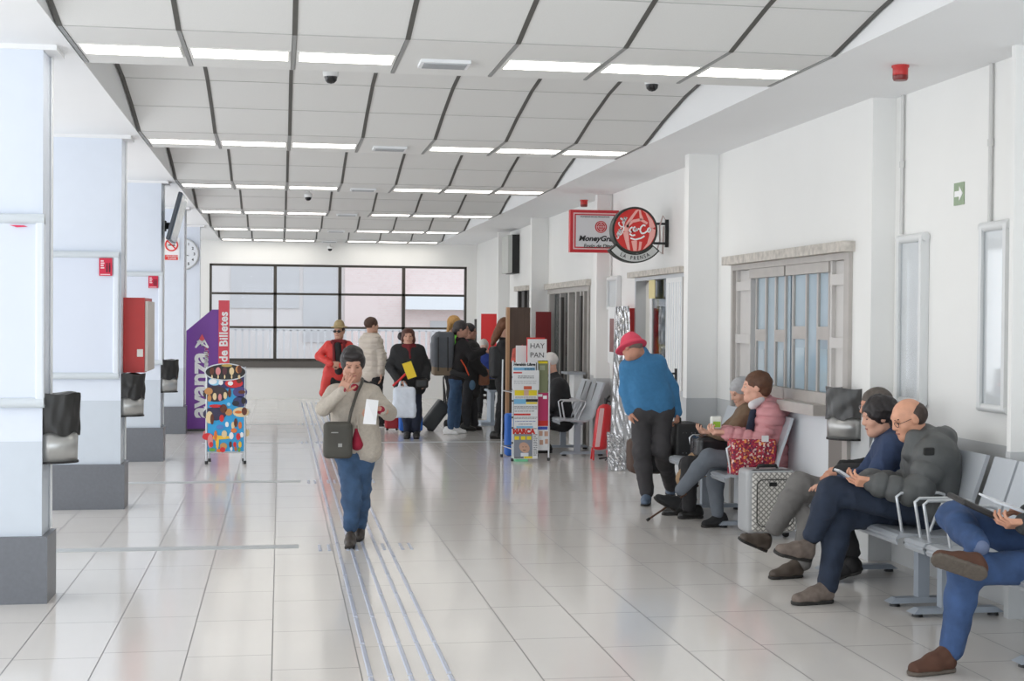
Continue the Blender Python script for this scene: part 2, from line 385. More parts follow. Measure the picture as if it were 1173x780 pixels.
# ---- right wall with pilasters and openings
def wy(px, py=330): return atx(px, py, WX).y
def wz(px, py): return atx(px, py, WX).z
K0, K1 = wy(977, 300), wy(841, 320)      # kiosk hatch with many stiles
KZ1 = wz(900, 293)
A0, A1 = wy(788), wy(729); AZ0, AZ1 = wz(788, 449), wz(760, 315)
B0, B1 = wy(676.5), wy(629); BZ1 = wz(652, 327)
C0, C1 = wy(606), wy(593); CZ1 = wz(600, 333)
PIL = [(atx(1160, 300, WX).y, WX, .05, WN)]; YSTEP = atx(1027, 120, WN).y
for pw, pl, py in ((824, 789, 178), (700, 684, 230), (629, 609, 248), (584, 571, 262)):
    y = atx(pw, py, WX).y; PIL.append((y, at(pl, py, y).x, .14, WX))
wr = MB()
def wallseg(y0, y1, z0=0, z1=SZ):
    if z0 < 0.935: wr.box((WX, y0, z0), (WX+.2, y1, min(.935, z1)), 1)
    if z1 > .935: wr.box((WX, y0, max(z0, .935)), (WX+.2, y1, z1), 0)
wr.box((WN, YF, 0), (WN+.2, YSTEP, .935), 1); wr.box((WN, YF, .935), (WN+.2, YSTEP, SZ), 0)
wallseg(YSTEP, K0); wallseg(K0, K1, KZ1, SZ); wallseg(K1, A0); wallseg(A0, A1, 0, AZ0); wallseg(A0, A1, AZ1, SZ); wallseg(A1, B0); wallseg(B0, B1, BZ1, SZ); wallseg(B1, C0); wallseg(C0, C1, CZ1, SZ); wallseg(C1, YB)
struct(wr.build('wall_right', [white, greyw]))
for y, x, dp, xw in PIL:
    g = MB(); g.box((x, y, 0), (xw-.001, y+dp, .935), 1); g.box((x+.004, y+.004, .935), (xw-.001, y+dp-.004, SZ), 0)
    struct(g.build('pilaster', [white, greyw]))
# ================================================================== RIGHT WALL: hatches, doors
weather = cm('weathered_cream_lintel', (196, 190, 182), 0.7, var=0.22, vscale=18)
kframe = cm('brownish_anodised_frame', (184, 179, 174), 0.45, metal=0.35, var=0.05)
kpanel = cm('grey_metal_panel', (206, 203, 200), 0.5, metal=0.1, var=0.02)
kwhite = cm('white_metal_panel', (222, 226, 230), 0.5)
film = cm('frosted_pane', (168, 186, 198), 0.12, spec=0.8, var=0.10, vscale=1.2)
film2 = cm('dim_blue_pane', (176, 194, 204), 0.1, spec=0.8, var=0.15, vscale=1.6)
def ypx(px, py=330): return atx(px, py, WX).y
def zpx(px, py): return atx(px, py, WX).z
# hatch front of many stiles between the two nearest pilasters
d1 = sroot('door_1', (WX, (K0+K1)/2, 0))
f = MB(); zt = KZ1-.03
f.box((WX-.03, K0, 0), (WX+.1, K0+.09, zt)); f.box((WX-.03, K1-.05, 0), (WX+.1, K1, zt)); f.box((WX-.031, K0+.001, zt-.05), (WX+.099, K1-.001, zt-.001))
f.build('frame', kframe, d1)
MB().box((WX-.10, K0-.04, zt), (WX+.05, K1+.06, zt+.075)).build('lintel', weather, d1)
MB().box((WX+.09, K0+.01, .9), (WX+.11, K1-.01, zt)).build('backing_panel', kpanel, d1)
def fixed(ya, yb):
    g = MB(); g.box((WX+.03, ya+.002, 0.901), (WX+.07, yb-.002, zt-.052)); g.build('panel', kpanel, d1)
    g = MB(); t = .035
    for a, b, c, d in ((ya, ya+t, .9, zt-.05), (yb-t, yb, .9, zt-.05)): g.box((WX, a, c), (WX+.05, b, d))
    for z in (zt-.19, zpx(960, 393), .951): g.box((WX-.002, ya+.001, z-.04), (WX+.049, yb-.001, z+.04))
    g.build('stile', kpanel, d1)
fixed(K0+.09, ypx(951)); fixed(ypx(860), K1-.05)
for n, (pa, pb, cols) in enumerate([(951, 901.5, (905, 920, 933, 946)), (900, 860, (863, 874, 885, 896))]):
    ya, yb = ypx(pa), ypx(pb)
    zb_ = 1.03; ztop = zt-.05; zm = zpx(pa, 382 if n == 0 else 385)
    dl = MB().box((WX+.042, ya, zb_), (WX+.05, yb, ztop)).build('door_leaf', film, d1)
    g = MB(); t = .016
    for c in cols: y = ypx(c); g.box((WX+.025, y-t, zb_), (WX+.06, y+t, ztop))
    g.box((WX-.015, ya-.02, zb_-.02), (WX+.061, yb+.02, zb_+.09)); g.box((WX-.015, ya+.001, ztop-.08), (WX+.061, yb-.001, ztop-.001))
    yy = [ypx(c) for c in cols]
    g.box((WX+.024, yy[1], zm-.05), (WX+.05, yy[0], zm+.05)); g.box((WX+.024, yy[3], zm-.05), (WX+.05, yy[2], zm+.05))
    g.build('stile', kframe, dl)
    h = MB(); h.box((WX+.034, yy[1]+.05, zb_+.1), (WX+.041, yy[0]-.05, zm-.12)); h.box((WX+.034, yy[3]+.05, zb_+.1), (WX+.041, yy[2]-.05, zm-.12)); h.build('lower_pane', film2, dl)
MB().box((WX-.13, ypx(951)-.02, 0.955), (WX+.02, ypx(909), 1.035)).build('ledge', kframe, d1)
g = MB().box((WX, ypx(951), 0), (WX+.06, K1-.05, .955)); g.build('apron_panel', kwhite, d1)
MB().box((WX, K0+.09, 0), (WX+.06, ypx(951)-.0, .9)).build('lower_panel', cm('brown_grey_panel', (126, 121, 117), .5), d1)

# shop hatch (door_2) with a slit showing shelves, a sliding pane and an open white leaf
d2 = sroot('door_2', (WX, (A0+A1)/2, AZ0))
f = MB(); f.box((WX-.02, A1-.05, AZ0), (WX+.1, A1, AZ1)); f.box((WX-.02, A0, AZ0), (WX+.1, A0+.05, AZ1)); f.box((WX-.021, A0+.001, AZ1-.04), (WX+.099, A1-.001, AZ1-.001)); f.box((WX-.021, A0+.001, AZ0-.04), (WX+.099, A1-.001, AZ0+.001)); f.build('frame', silver, d2)
MB().box((WX-.10, A0-.03, AZ1), (WX+.05, A1+.05, AZ1+.06)).build('lintel', weather, d2)
y1_, y2_, y3_ = ypx(744), ypx(741.5), ypx(765)
MB().box((WX+.03, y1_, AZ0), (WX+.06, y2_, AZ1-.04)).build('post', whitep, d2)
gp = MB().box((WX+.04, y3_, AZ0), (WX+.05, y1_, AZ1-.04)).build('glass', glass_mat('hatch_glass', (.8, .86, .9), .25), d2)
MB().box((WX+.13, y3_, AZ0), (WX+.15, y1_-.03, AZ0+.42)).build('grey_board', cm('grey_board', (128, 130, 130), .7), d2)
MB().box((WX+.10, y3_-.1, AZ0+.45), (WX+.12, y1_-.03, AZ1-.04)).build('white_blind', kwhite, d2)
yl_ = ypx(783.5)
lf = MB().box((WX-.02, yl_, AZ0), (WX+.02, y3_, AZ1-.04)).build('door_leaf', whitep, d2)
q = MB()
for i in range(7): yy = yl_+(y3_-yl_)*(i+.5)/7; q.box((WX-.026, yy-.006, AZ0+.05), (WX-.019, yy+.006, AZ1-.09))
q.build('ribbing', kwhite, lf)
hd = MB(); hy = ypx(779); hz = zpx(779, 428); hd.box((WX-.045, hy-.012, hz-.11), (WX-.02, hy+.02, hz+.05)); hd.tube([(WX-.03, hy, hz), (WX-.085, hy, hz), (WX-.085, hy+.13, hz)], .010)
hd.build('handle', black, lf)
MB().box((WX-.012, A0+.05, AZ0), (WX+.05, yl_-.0, AZ1-.04)).build('hinge_stile', kframe, d2)
for k, (a, b, c) in enumerate([((AZ1+.30), AZ1+.5, 0)]): pass
tag(MB().box((WX-.012, ypx(744.5), zpx(746, 342)), (WX-.002, ypx(751), zpx(746, 321))).build('paper_note', cm('cream_paper', (228, 214, 160), .8)), 'pair of cream paper notes taped to the shop hatch glass', 'note')

# small dark shop room behind the hatch, seen through the slit
room = MB()
room.box((WX+.2, A0-.3, 0), (WX+2.6, A0-.2, 3.0)); room.box((WX+.2, A1+.25, 0), (WX+2.6, A1+.35, 3.0)); room.box((WX+2.5, A0-.3, 0), (WX+2.6, A1+.35, 3.0)); room.box((WX+.2, A0-.3, 2.9), (WX+2.6, A1+.35, 3.0))
struct(room.build('wall_shop', cm('shop_wall', (120, 112, 100), .8)))
sh = thing('shop_shelf', 'shelving of coloured packets inside the shop, seen through the hatch slit', 'shelf', (WX+.9, A1+.15, 0))
g = MB()
for z in (1.0, 1.25, 1.5, 1.75, 2.0): g.box((WX+.22, A1+.02, z), (WX+1.8, A1+.24, z+.02))
g.box((WX+1.8, A1+.02, 0), (WX+1.82, A1+.24, 2.1)); g.build('boards', cm('shelf_board', (90, 70, 50), .7), sh)
random.seed(5)
pc = [(200, 60, 50), (225, 150, 50), (90, 140, 170), (215, 200, 90), (160, 60, 110), (110, 130, 80)]
for r_, z in enumerate((1.02, 1.27, 1.52, 1.77)):
    for k in range(5):
        x = WX+.26+k*.13
        bx = MB().box((x, A1+.05, z+.001), (x+.10, A1+.16, z+.16+.04*random.random())).build('packet', cm('packet_%d' % ((r_*3+k) % 6), pc[(r_*3+k) % 6], .5))
        tag(bx, 'coloured packet on the shelves behind the hatch slit', 'packet', 'packets on the shop shelves')

# door_3: aluminium sliding door set with maroon board behind, door_4 the small far one
recess = MB()
def recessroom(y0, y1, name, depth=1.6, m=None):
    r = MB(); r.box((WX+.2, y0-.1, 0), (WX+depth, y0, 3)); r.box((WX+.2, y1, 0), (WX+depth, y1+.1, 3)); r.box((WX+depth, y0-.1, 0), (WX+depth+.1, y1+.1, 3)); r.box((WX+.2, y0-.1, 2.7), (WX+depth, y1+.1, 2.8))
    return struct(r.build(name, m or cm('dim_room_wall', (190, 188, 184), .8)))
def fill_lamp(nm, lab, x, y, z, sx, sy, pw):  # glowing panel added to brighten a closed room behind the wall
    r_ = thing(nm, lab, 'ceiling lamp', (x, y, z)); MB().box((x-sx/2, y-sy/2, z), (x+sx/2, y+sy/2, z+.04)).build('housing', whitep, r_)
    MB().box((x-sx/2+.02, y-sy/2+.02, z-.006), (x+sx/2-.02, y+sy/2-.02, z)).build('diffuser', mat('fill_lamp_diffuser', (1, 1, 1), .5, emit=(1, .98, .94), estr=pw), r_)
fill_lamp('shop_fill_lamp', 'added fill lamp on the ceiling of the small shop behind the hatch', WX+1.0, (A0+A1)/2, 2.85, .6, 1.2, 14)  # added source, lifts the dark interior behind the hatch glass
fill_lamp('office_fill_lamp', 'added fill lamp on the ceiling of the room behind the far glass doors', WX+1.1, (B0+B1)/2, 2.65, .6, 1.2, 14)  # also added, so the room behind the glass doors looks lit
recessroom(B0, B1, 'wall_office', 2.4); recessroom(C0, C1, 'wall_store', 1.6); recessroom(K0, K1, 'wall_kiosk', 0.9)
d3 = sroot('door_3', (WX, (B0+B1)/2, 0))
MB().box((WX-.07, B0-.03, BZ1-.03), (WX+.05, B1+.04, BZ1+.05)).build('lintel', weather, d3)
g = MB()
for px, w in ((630.5, .05), (643, .045), (652.5, .05), (661, .06), (666.5, .05), (670, .05), (675, .05)):
    y = ypx(px); g.box((WX-.02, y-w, 0), (WX+.06, y+w*.6, BZ1-.03))
g.box((WX-.022, B0+.001, BZ1-.10), (WX+.058, B1-.001, BZ1-.031)); g.build('frame', kframe, d3)
g = MB()
for px in (645.5, 668): y = ypx(px); g.box((WX-.04, y-.06, 0), (WX-.0, y+.05, BZ1-.16))
g.build('dark_stile', cm('dark_bronze', (64, 60, 58), .5), d3)
MB().box((WX+.07, B0, 0), (WX+.08, B1, BZ1-.1)).build('glass', glass_mat('door_glass', (.72, .76, .78), .12), d3)
d4 = sroot('door_4', (WX, (C0+C1)/2, 0))
MB().box((WX-.06, C0-.03, CZ1), (WX+.05, C1+.04, CZ1+.08)).build('lintel', weather, d4)
g = MB()
for px in (594, 599, 600.5, 605.5): y = ypx(px); g.box((WX-.01, y-.07, 0), (WX+.06, y+.05, CZ1))
g.build('frame', cm('dark_bronze', (64, 60, 58), .5), d4)
MB().box((WX+.06, C0, 0), (WX+.07, C1, CZ1)).build('glass', bpy.data.materials['door_glass'], d4)

# maroon boards and red panel
YM = 20.9
a = at(614, 357, YM); b = at(648, 407.5, YM)
bd = thing('display_board', 'dark maroon board standing in front of the far glass doors', 'board', ((a.x+b.x)/2, YM, 0))
MB().box((a.x, YM, b.z), (4.0, YM+.03, a.z)).build('panel', cm('maroon_board', (132, 38, 40), .5), bd)
g = MB(); g.box((a.x+.02, YM+.03, 0), (a.x+.06, YM+.07, a.z-.1)); g.box((3.9, YM+.03, 0), (3.94, YM+.07, a.z-.1)); g.build('post', darkgrey, bd)
YM = 28.6; a = at(567, 360, YM); b = at(580, 401, YM)
bd = thing('display_board', 'bright red board by the far right corner', 'board', ((a.x+b.x)/2, YM, 0))
MB().box((a.x-.3, YM-2.2, b.z), (3.72, YM-2.16, a.z)).build('panel', cm('bright_red_board', (214, 48, 50), .5), bd)
g = MB(); g.box((a.x+.03, YM-2.16, 0), (a.x+.07, YM-2.12, a.z-.1)); g.box((3.60, YM-2.16, 0), (3.64, YM-2.12, a.z-.1)); g.build('post', darkgrey, bd)

# tall brown wooden board (open cabinet door) behind the newspaper rack
YW = 18.2; a = at(581, 352, YW); b = at(607, 440, YW)
wb_ = thing('wooden_partition', 'tall dark brown wooden partition behind the newspaper rack', 'partition', ((a.x+b.x)/2, YW, 0))
wood = cm('dark_brown_wood', (70, 53, 42), .5, var=.2, vscale=3, stretch=(8, 8, .6)); woodl = cm('light_wood_edge', (164, 128, 96), .6)
MB().box((a.x+.035, YW, 0.02), (b.x, YW+.10, a.z)).build('board', wood, wb_)
MB().box((a.x, YW-.01, 0.0), (a.x+.035, YW+.11, a.z)).build('edge', woodl, wb_)

# ================================================================== WALL FITTINGS
def wall_frame(y0, y1, z0, z1, label, inner, dark=False, WX=WN):
    r = thing('poster_case', label, 'poster case', (WX, (y0+y1)/2, z0), None)
    t = .035; dp = .06
    f = MB()
    f.box((WX-dp, y0, z0), (WX-.002, y0+t, z1)); f.box((WX-dp, y1-t, z0), (WX-.002, y1, z1))
    f.tube([(WX-.032, y0-.01, z1), (WX-.032, y1+.01, z1)], .030, 10); f.tube([(WX-.032, y0-.01, z0), (WX-.032, y1+.01, z0)], .026, 10)
    f.build('frame', cm('pale_silver_frame', (222, 224, 224), .4, metal=.1), r)
    MB().box((WX-.03, y0+t, z0+.02), (WX-.01, y1-t, z1-.02)).build('sheet', cm('pale_poster_sheet', (234, 234, 232), .35, var=.04, vscale=4), r)
    MB().box((WX-.042, y0+t, z0+.02), (WX-.038, y1-t, z1-.02)).build('cover', inner, r)
    return r
cover = glass_mat('poster_cover', (.97, .98, .99), .03, .04, .15)
A_ = (atx(1065, 268, WN), atx(1034, 460, WN)); wall_frame(A_[0].y, A_[1].y, atx(1050, 460, WN).z, atx(1050, 273, WN).z, 'framed poster case on the right wall, left of the arrow sign', cover)
A_ = (atx(1163, 258, WN), atx(1129, 460, WN)); wall_frame(A_[0].y, A_[1].y, atx(1145, 468, WN).z, atx(1145, 259, WN).z, 'framed poster case at the right edge, beside the nearest pilaster', cover)
A_ = (atx(712, 317, WX), atx(700, 350, WX)); wall_frame(A_[0].y, A_[1].y, atx(706, 353, WX).z, atx(706, 319, WX).z, 'narrow empty white frame above the hose cabinet', cover, WX=WX)
def conduit(px, py0, py1, label, WX=WN):
    p = atx(px, py0, WX); q_ = atx(px, py1, WX).z
    r = thing('wall_conduit', label, 'conduit', (WX, p.y, q_))
    MB().tube([(WX-.018, p.y, q_), (WX-.018, p.y, SZ-.002)], .013, 8).build('pipe', cm('grey_conduit', (208, 208, 206), .5), r)
    zc = (q_+SZ)/2; MB().tube([(WX-.018, p.y, zc-.02), (WX-.018, p.y, zc+.02)], .02, 8).build('coupling', cm('grey_conduit', (208, 208, 206), .5), r)
conduit(1037, 120, 268, 'grey conduit rising from the poster case left of the arrow sign'); conduit(1139, 80, 254, 'grey conduit rising from the poster case at the right edge')
conduit(702, 250, 316, 'thin conduit rising above the narrow empty white frame', WX); 
p = atx(1099.5, 222, WN); WXs = WX; WX = WN
r = thing('arrow_sign', 'small greenish exit sign with white arrow on the right wall', 'sign', (WX, p.y, p.z-.07))
MB().box((WX-.008, p.y-.065, p.z-.07), (WX-.001, p.y+.065, p.z+.07)).build('plate', cm('sage_green_plate', (150, 168, 140), .5), r)
g = MB(); X_ = WX-.011
g.prism([(X_, p.y+.05, p.z-.018), (X_, p.y-.01, p.z-.018), (X_, p.y-.01, p.z-.045), (X_, p.y-.055, p.z), (X_, p.y-.01, p.z+.045), (X_, p.y-.01, p.z+.018), (X_, p.y+.05, p.z+.018)], (.003, 0, 0))
g.build('arrow', cm('sign_white', (245, 245, 245), .5), r)
WX = WXs
# red alarm sounders under the soffit
for k, (px, py, lab) in enumerate(((1031.5, 75, 'red round alarm sounder under the soffit, near the right wall'), (669, 229, 'red alarm sounder under the far soffit above the hanging signs'))):
    p = atz(px, py, SZ); r = thing('alarm_sounder', lab, 'alarm', (p.x, p.y, SZ-.08)); s_ = 1.0
    MB().lathe((p.x, p.y, SZ-.09), [(.040, 0), (.046, .012), (.046, .030)], 20).build('lens', cm('dark_red_lens', (120, 24, 22), .3), r)
    MB().lathe((p.x, p.y, SZ-.062), [(.046, 0), (.046, .045), (.052, .05), (.052, .0615)], 20).build('body', redp, r)
# dome cameras
dome = cm('smoked_dome', (30, 30, 32), .1)
for px, py, lab in ((379, 88, 'small dome camera under the ceiling, left of centre, nearest'), (747, 97, 'small dome camera under the ceiling at the right end'), (353, 226, 'small dome camera under the third ceiling bay'), (378, 285, 'small dome camera above the back window')):
    p = atz(px, py, SZ+.1) if py < 200 else (atz(px, py, SZ+.08) if py < 280 else at(px, py, YB-.1)); zc = p.z
    r = thing('dome_camera', lab, 'security camera', (p.x, p.y, zc))
    MB().lathe((p.x, p.y, zc), [(.052, 0), (.055, .02), (.055, .05), (.02, .06), (.02, .24 if py < 200 else .2)], 20).build('mount', whitep, r)
    MB().lathe((p.x, p.y, zc-.048), [(.0, 0), (.024, .006), (.040, .022), (.045, .048)], 20).build('dome', dome, r)
# wall box near pilaster 4, by x 590
p = atx(591, 292, WX)
r = thing('wall_monitor', 'small wall monitor seen edge-on high by the far doors', 'monitor', (WX, p.y, p.z-.3))
y_ = p.y; MB().box((WX-.20, y_-.40, p.z-.32), (WX-.13, y_+.3, p.z+.32)).build('screen', cm('grey_screen_edge', (190, 192, 188), .4), r)
MB().box((WX-.13, y_-.38, p.z-.33), (WX-.002, y_+.28, p.z+.33)).build('back', black, r)

# hanging signs ------------------------------------------------------
YS = 16.6
a = at(653.5, 240, YS); b = at(706, 289.5, YS); xr_ = WX-.03
r = thing('money_transfer_sign', 'square white and red money transfer sign behind the round sign', 'sign', ((a.x+xr_)/2, YS, b.z))
signred = cm('sign_red', (196, 40, 48), .4); signgrey = cm('sign_face_grey', (214, 214, 216), .4)
MB().box((a.x, YS, b.z), (xr_, YS+.10, a.z)).build('case', signred, r)
g = MB(); t = .035; g.box((a.x+t, YS-.006, b.z+t), (xr_-t, YS+.0, a.z-t)); g.build('border_band', cm('sign_pink_line', (226, 190, 190), .4), r)
g = MB(); t = .05; g.box((a.x+t, YS-.010, b.z+t), (xr_-t, YS-.004, a.z-t)); g.build('inner_line', signred, r)
g = MB(); t = .065; g.box((a.x+t, YS-.013, b.z+t), (xr_-t, YS-.006, a.z-t)); g.build('face', signgrey, r)
xm = (a.x+xr_)/2; zz = lambda py: at(680, py, YS).z
text('title', 'MoneyGram', (at(662.5, 274, YS).x, YS-.016, zz(273.5)), (1, 0, 0), (0, 0, 1), .088, black, r, bold=.003, shear=.25, align='LEFT', sx=1.08)
text('line', 'Envío de Dinero', (at(668, 282, YS).x, YS-.016, zz(282)), (1, 0, 0), (0, 0, 1), .062, align='LEFT', mt=darkgrey, parent=r, bold=.0012, shear=.2)
text('small_line', 'MONEDAS DE LAS PRINCIPALES', (xm, YS-.016, zz(248.5)), (1, 0, 0), (0, 0, 1), .025, darkgrey, r)
cx_ = at(688, 260, YS)
MB().lathe((cx_.x, YS-.012, cx_.z), [(.072, 0), (.072, .006)], 28, axis=(0, -1, 0)).build('globe', signred, r)
g = MB()
for rr in (.06, .035): g.tube([(cx_.x+rr*.9*math.cos(t_), YS-.02, cx_.z+rr*math.sin(t_)) for t_ in [2*PI*k/20 for k in range(20)]], .004, 5, closed=True)
g.tube([(cx_.x-.06, YS-.02, cx_.z), (cx_.x+.06, YS-.02, cx_.z)], .004, 5); g.tube([(cx_.x, YS-.02, cx_.z-.06), (cx_.x, YS-.02, cx_.z+.06)], .004, 5)
g.build('globe_lines', cm('sign_pink_line', (226, 190, 190), .4), r)

YR = 14.5
c = at(725.5, 264, YR); R1 = .243
r = thing('round_shop_sign', 'round red soft drink shop sign hanging from a wall bracket', 'sign', (c.x, YR, c.z-.36))
MB().lathe((c.x, YR+.07, c.z), [(R1, 0), (R1, .14)], 48, axis=(0, -1, 0)).build('case', cm('sign_black_rim', (38, 42, 36), .4), r)
MB().lathe((c.x, YR-.068, c.z), [(R1-.022, 0), (R1-.022, .006)], 48, axis=(0, -1, 0)).build('face', cm('drink_red', (204, 40, 36), .35), r)
yf = YR-.078; pinkm = cm('bottle_pink', (238, 172, 164), .4); wsg = cm('sign_white', (245, 245, 245), .5)
# bottle silhouette with bands (clipped inside the disc)
RI = R1-.026
def inside(x, z): d = math.hypot(x, z); return (x, z) if d <= RI else (x*RI/d, z*RI/d)
left = [(-.075, -.24), (-.085, -.12), (-.10, -.02), (-.085, .06), (-.03, .14), (.015, .20), (.04, .24)]
right = [(.10, .24), (.12, .18), (.165, .10), (.20, .02), (.18, -.06), (.15, -.14), (.12, -.24)]
def P2(x, z, dy=0): return (c.x+x, yf+dy, c.z+z)
def stroke(g, pts, w, mi=0, dy=0):
    n = len(pts)
    for i in range(n-1):
        (x0, z0), (x1, z1) = pts[i], pts[i+1]; w0 = w[i] if isinstance(w, list) else w; w1 = w[i+1] if isinstance(w, list) else w
        dx, dz = x1-x0, z1-z0; l = math.hypot(dx, dz) or 1; nx, nz_ = -dz/l, dx/l
        q = [inside(x0+nx*w0, z0+nz_*w0), inside(x0-nx*w0, z0-nz_*w0), inside(x1-nx*w1, z1-nz_*w1), inside(x1+nx*w1, z1+nz_*w1)]
        g.prism([P2(*k, dy) for k in q], (0, .002, 0), mi)
g = MB()
stroke(g, left, [.018, .02, .03, .016, .014, .012, .01]); stroke(g, right, [.008, .01, .02, .05, .03, .02, .02])
stroke(g, [(.05, .22), (.055, .16), (.07, .11)], [.012, .012, .02]); stroke(g, [(-.01, -.11), (.0, -.2), (.0, -.24)], [.03, .02, .02])
stroke(g, [(.06, -.12), (.05, -.2), (.045, -.24)], [.014, .012, .012]); stroke(g, [(-.09, .03), (-.03, .09), (.06, .11), (.13, .07)], [.012, .016, .014, .012])
g.build('bottle_picture', pinkm, r)
# handwritten-looking white script, drawn as ribbons
def script(g, ox, oz, sc, ang, w):
    ca, sa = math.cos(ang), math.sin(ang)
    L_ = [
        [(.55,.9),(.35,1.0),(.12,.8),(.0,.45),(.05,.12),(.25,.0),(.5,.12),(.62,.3)],                 # C
        [(.85,.5),(.7,.42),(.66,.18),(.78,.05),(.92,.18),(.93,.42),(.85,.5)],                         # o
        [(1.25,.45),(1.1,.5),(1.0,.28),(1.06,.06),(1.22,.08),(1.34,.2)],                               # c
        [(1.62,.45),(1.48,.5),(1.38,.25),(1.45,.05),(1.58,.15),(1.66,.48),(1.62,.12),(1.75,.08)],      # a
        [(1.82,.3),(2.02,.3)],                                                                          # hyphen
        [(2.75,.92),(2.55,1.02),(2.3,.8),(2.18,.45),(2.22,.12),(2.42,.0),(2.7,.12),(2.82,.3)],
        [(3.02,.5),(2.88,.42),(2.84,.18),(2.96,.05),(3.1,.18),(3.1,.42),(3.02,.5)],
        [(3.2,.12),(3.38,.5),(3.5,.95),(3.42,1.05),(3.32,.8),(3.3,.2),(3.42,.05),(3.5,.15)],           # l
        [(3.84,.45),(3.7,.5),(3.6,.25),(3.67,.05),(3.8,.15),(3.88,.48),(3.85,.12),(4.0,.08)],
        [(.6,.12),(1.1,-.22),(1.9,-.18),(2.4,-.1)],
    ]
    for s_ in L_:
        pts = [(ox+(x*ca-z*sa)*sc, oz+(x*sa+z*ca)*sc) for x, z in s_]
        stroke(g, pts, w, 0, -.003)
g = MB(); script(g, -.185, -.10, .062, math.radians(66), .006)
g.build('script_lettering', wsg, r)
g = MB()
stroke(g, [(-.035, -.09), (-.065, -.045), (-.035, .0), (.01, -.02)], .02, 0, .001)
g.build('label_patch', cm('drink_red', (204, 40, 36), .35), r)
g = MB()
big = [[(-.03,.03),(-.055,.015),(-.06,-.015),(-.04,-.025)], [(.0,.035),(-.02,.02),(-.018,-.01),(.005,-.01),(.015,.02),(.02,-.01)], [(.03,.012),(.045,.012)],
       [(.11,.045),(.085,.055),(.06,.03),(.052,-.005),(.07,-.035),(.10,-.03),(.125,-.01)], [(.14,.02),(.13,-.01),(.15,-.02),(.165,.005),(.155,.025),(.14,.02)],
       [(-.06,-.04),(-.03,-.06),(.0,-.05)], [(-.05,-.085),(.0,-.10),(.06,-.085),(.10,-.06)]]
for s_ in big: stroke(g, s_, .008, 0, -.003)
g.build('label_lettering', wsg, r)
# curved plate "LA PRENSA"
def arcpt(rad, ang): return (c.x+rad*math.sin(ang), c.z-.0-rad*math.cos(ang))
g = MB(); A0_, A1_ = math.radians(-52), math.radians(52); n = 24
def arcband(r0, r1, a0, a1, y0, y1):
    g = MB(); vs = []; fs = []
    for k in range(n+1):
        a_ = a0+(a1-a0)*k/n
        for rad in (r0, r1):
            x, z = arcpt(rad, a_)
            vs += [(x, y0, z), (x, y1, z)]
    for k in range(n):
        b = k*4; fs += [(b, b+4, b+6, b+2), (b+1, b+3, b+7, b+5), (b, b+1, b+5, b+4), (b+2, b+6, b+7, b+3)]
    fs += [(0, 2, 3, 1), (4*n, 4*n+1, 4*n+3, 4*n+2)]
    return g.add(vs, fs)
arcband(R1+.002, R1+.098, A0_, A1_, YR-.06, YR+.06).build('name_plate_rim', cm('sign_black_rim', (38, 42, 36), .4), r)
arcband(R1+.016, R1+.084, A0_+.045, A1_-.045, YR-.066, YR-.058).build('name_plate', cm('plate_grey', (196, 198, 196), .4), r)
word = 'LA PRENSA'
for k, ch in enumerate(word):
    if ch == ' ': continue
    a_ = math.radians(-29+58*k/(len(word)-1)); x, z = arcpt(R1+.05, a_)
    text('letter', ch, (x, YR-.069, z), (math.cos(a_), 0, math.sin(a_)), (-math.sin(a_), 0, math.cos(a_)), .058, black, r, bold=.0008, sx=.75)
g = MB()
for dz in (.075, -.13): g.box((c.x+R1*.9, YR-.012, c.z+dz-.012), (WX-.03, YR+.012, c.z+dz+.012))
g.box((WX-.035, YR-.015, c.z-.17), (WX-.001, YR+.015, c.z+.12))
g.build('bracket', black, r)
g = MB(); g.tube([(WX-.02, YR, c.z+.1), (WX-.06, YR, c.z+.16), (WX-.10, YR-.02, c.z+.05), (WX-.09, YR, c.z-.1), (WX-.12, YR, c.z-.2), (WX-.06, YR, c.z-.24), (WX-.05, YR, c.z+.05)], .008, 6); g.build('cable', cm('pinkish_cable', (190, 168, 164), .6), r)

# hose cabinet on the right wall
XD = 3.80; y0c, y1c = atx(707, 385, XD).y, atx(697.5, 385, XD).y; zt_, zb_ = atx(702, 353, XD).z, atx(702, 415, XD).z
r = thing('fire_hose_cabinet', 'red fire hose cabinet with a white glazed door on the right wall', 'fire hose cabinet', (XD+.1, y0c, zb_))
MB().box((XD+.012, y0c, zb_), (WX-.002, y1c, zt_)).build('case', redp, r)
MB().box((XD-.012, y0c+.01, zb_-.01), (XD+.012, y1c, zt_+.01)).build('door', whitep, r)
MB().box((XD-.016, y0c+(y1c-y0c)*.28, zb_+.12), (XD-.011, y1c-(y1c-y0c)*.25, zt_-.12)).build('window', cm('dim_pink_glass', (150, 110, 108), .2), r)
# ================================================================== LEFT COLUMNS: poster cases, bins, cabinet, signs
def col_case(i, x0, x1, z0, z1, label, sticker=None):
    y = COLS[i]; r = thing('poster_case', label, 'poster case', ((x0+x1)/2, y, z0), 'wide framed poster cases on the columns')
    t = .05; yb_ = y+.009
    for xa_ in (x0, x1-t): MB().box((xa_, yb_-.05, z0), (xa_+t, yb_, z1)).build('frame_side', cm('white_case_frame', (222, 228, 236), .35), r, bevel=.012)
    for z in (z1-.02, z0+.02): MB().tube([(x0, yb_-.032, z), (x1, yb_-.032, z)], .03, 10).build('frame_rail', cm('rail_grey', (206, 213, 218), .35), r)
    MB().box((x0+t, yb_-.035, z0+.02), (x1-t, yb_-.01, z1-.02)).build('sheet', cm('pale_blue_sheet', (216, 223, 236), .4), r)
    return r
z1a = at(30, 247, 8.47).z; z0a = at(30, 465, 8.47).z
col_case(0, -1.95, at(52, 300, 8.47).x, z0a, z1a, 'blank pale poster case on the nearest column, with a torn pink strip')
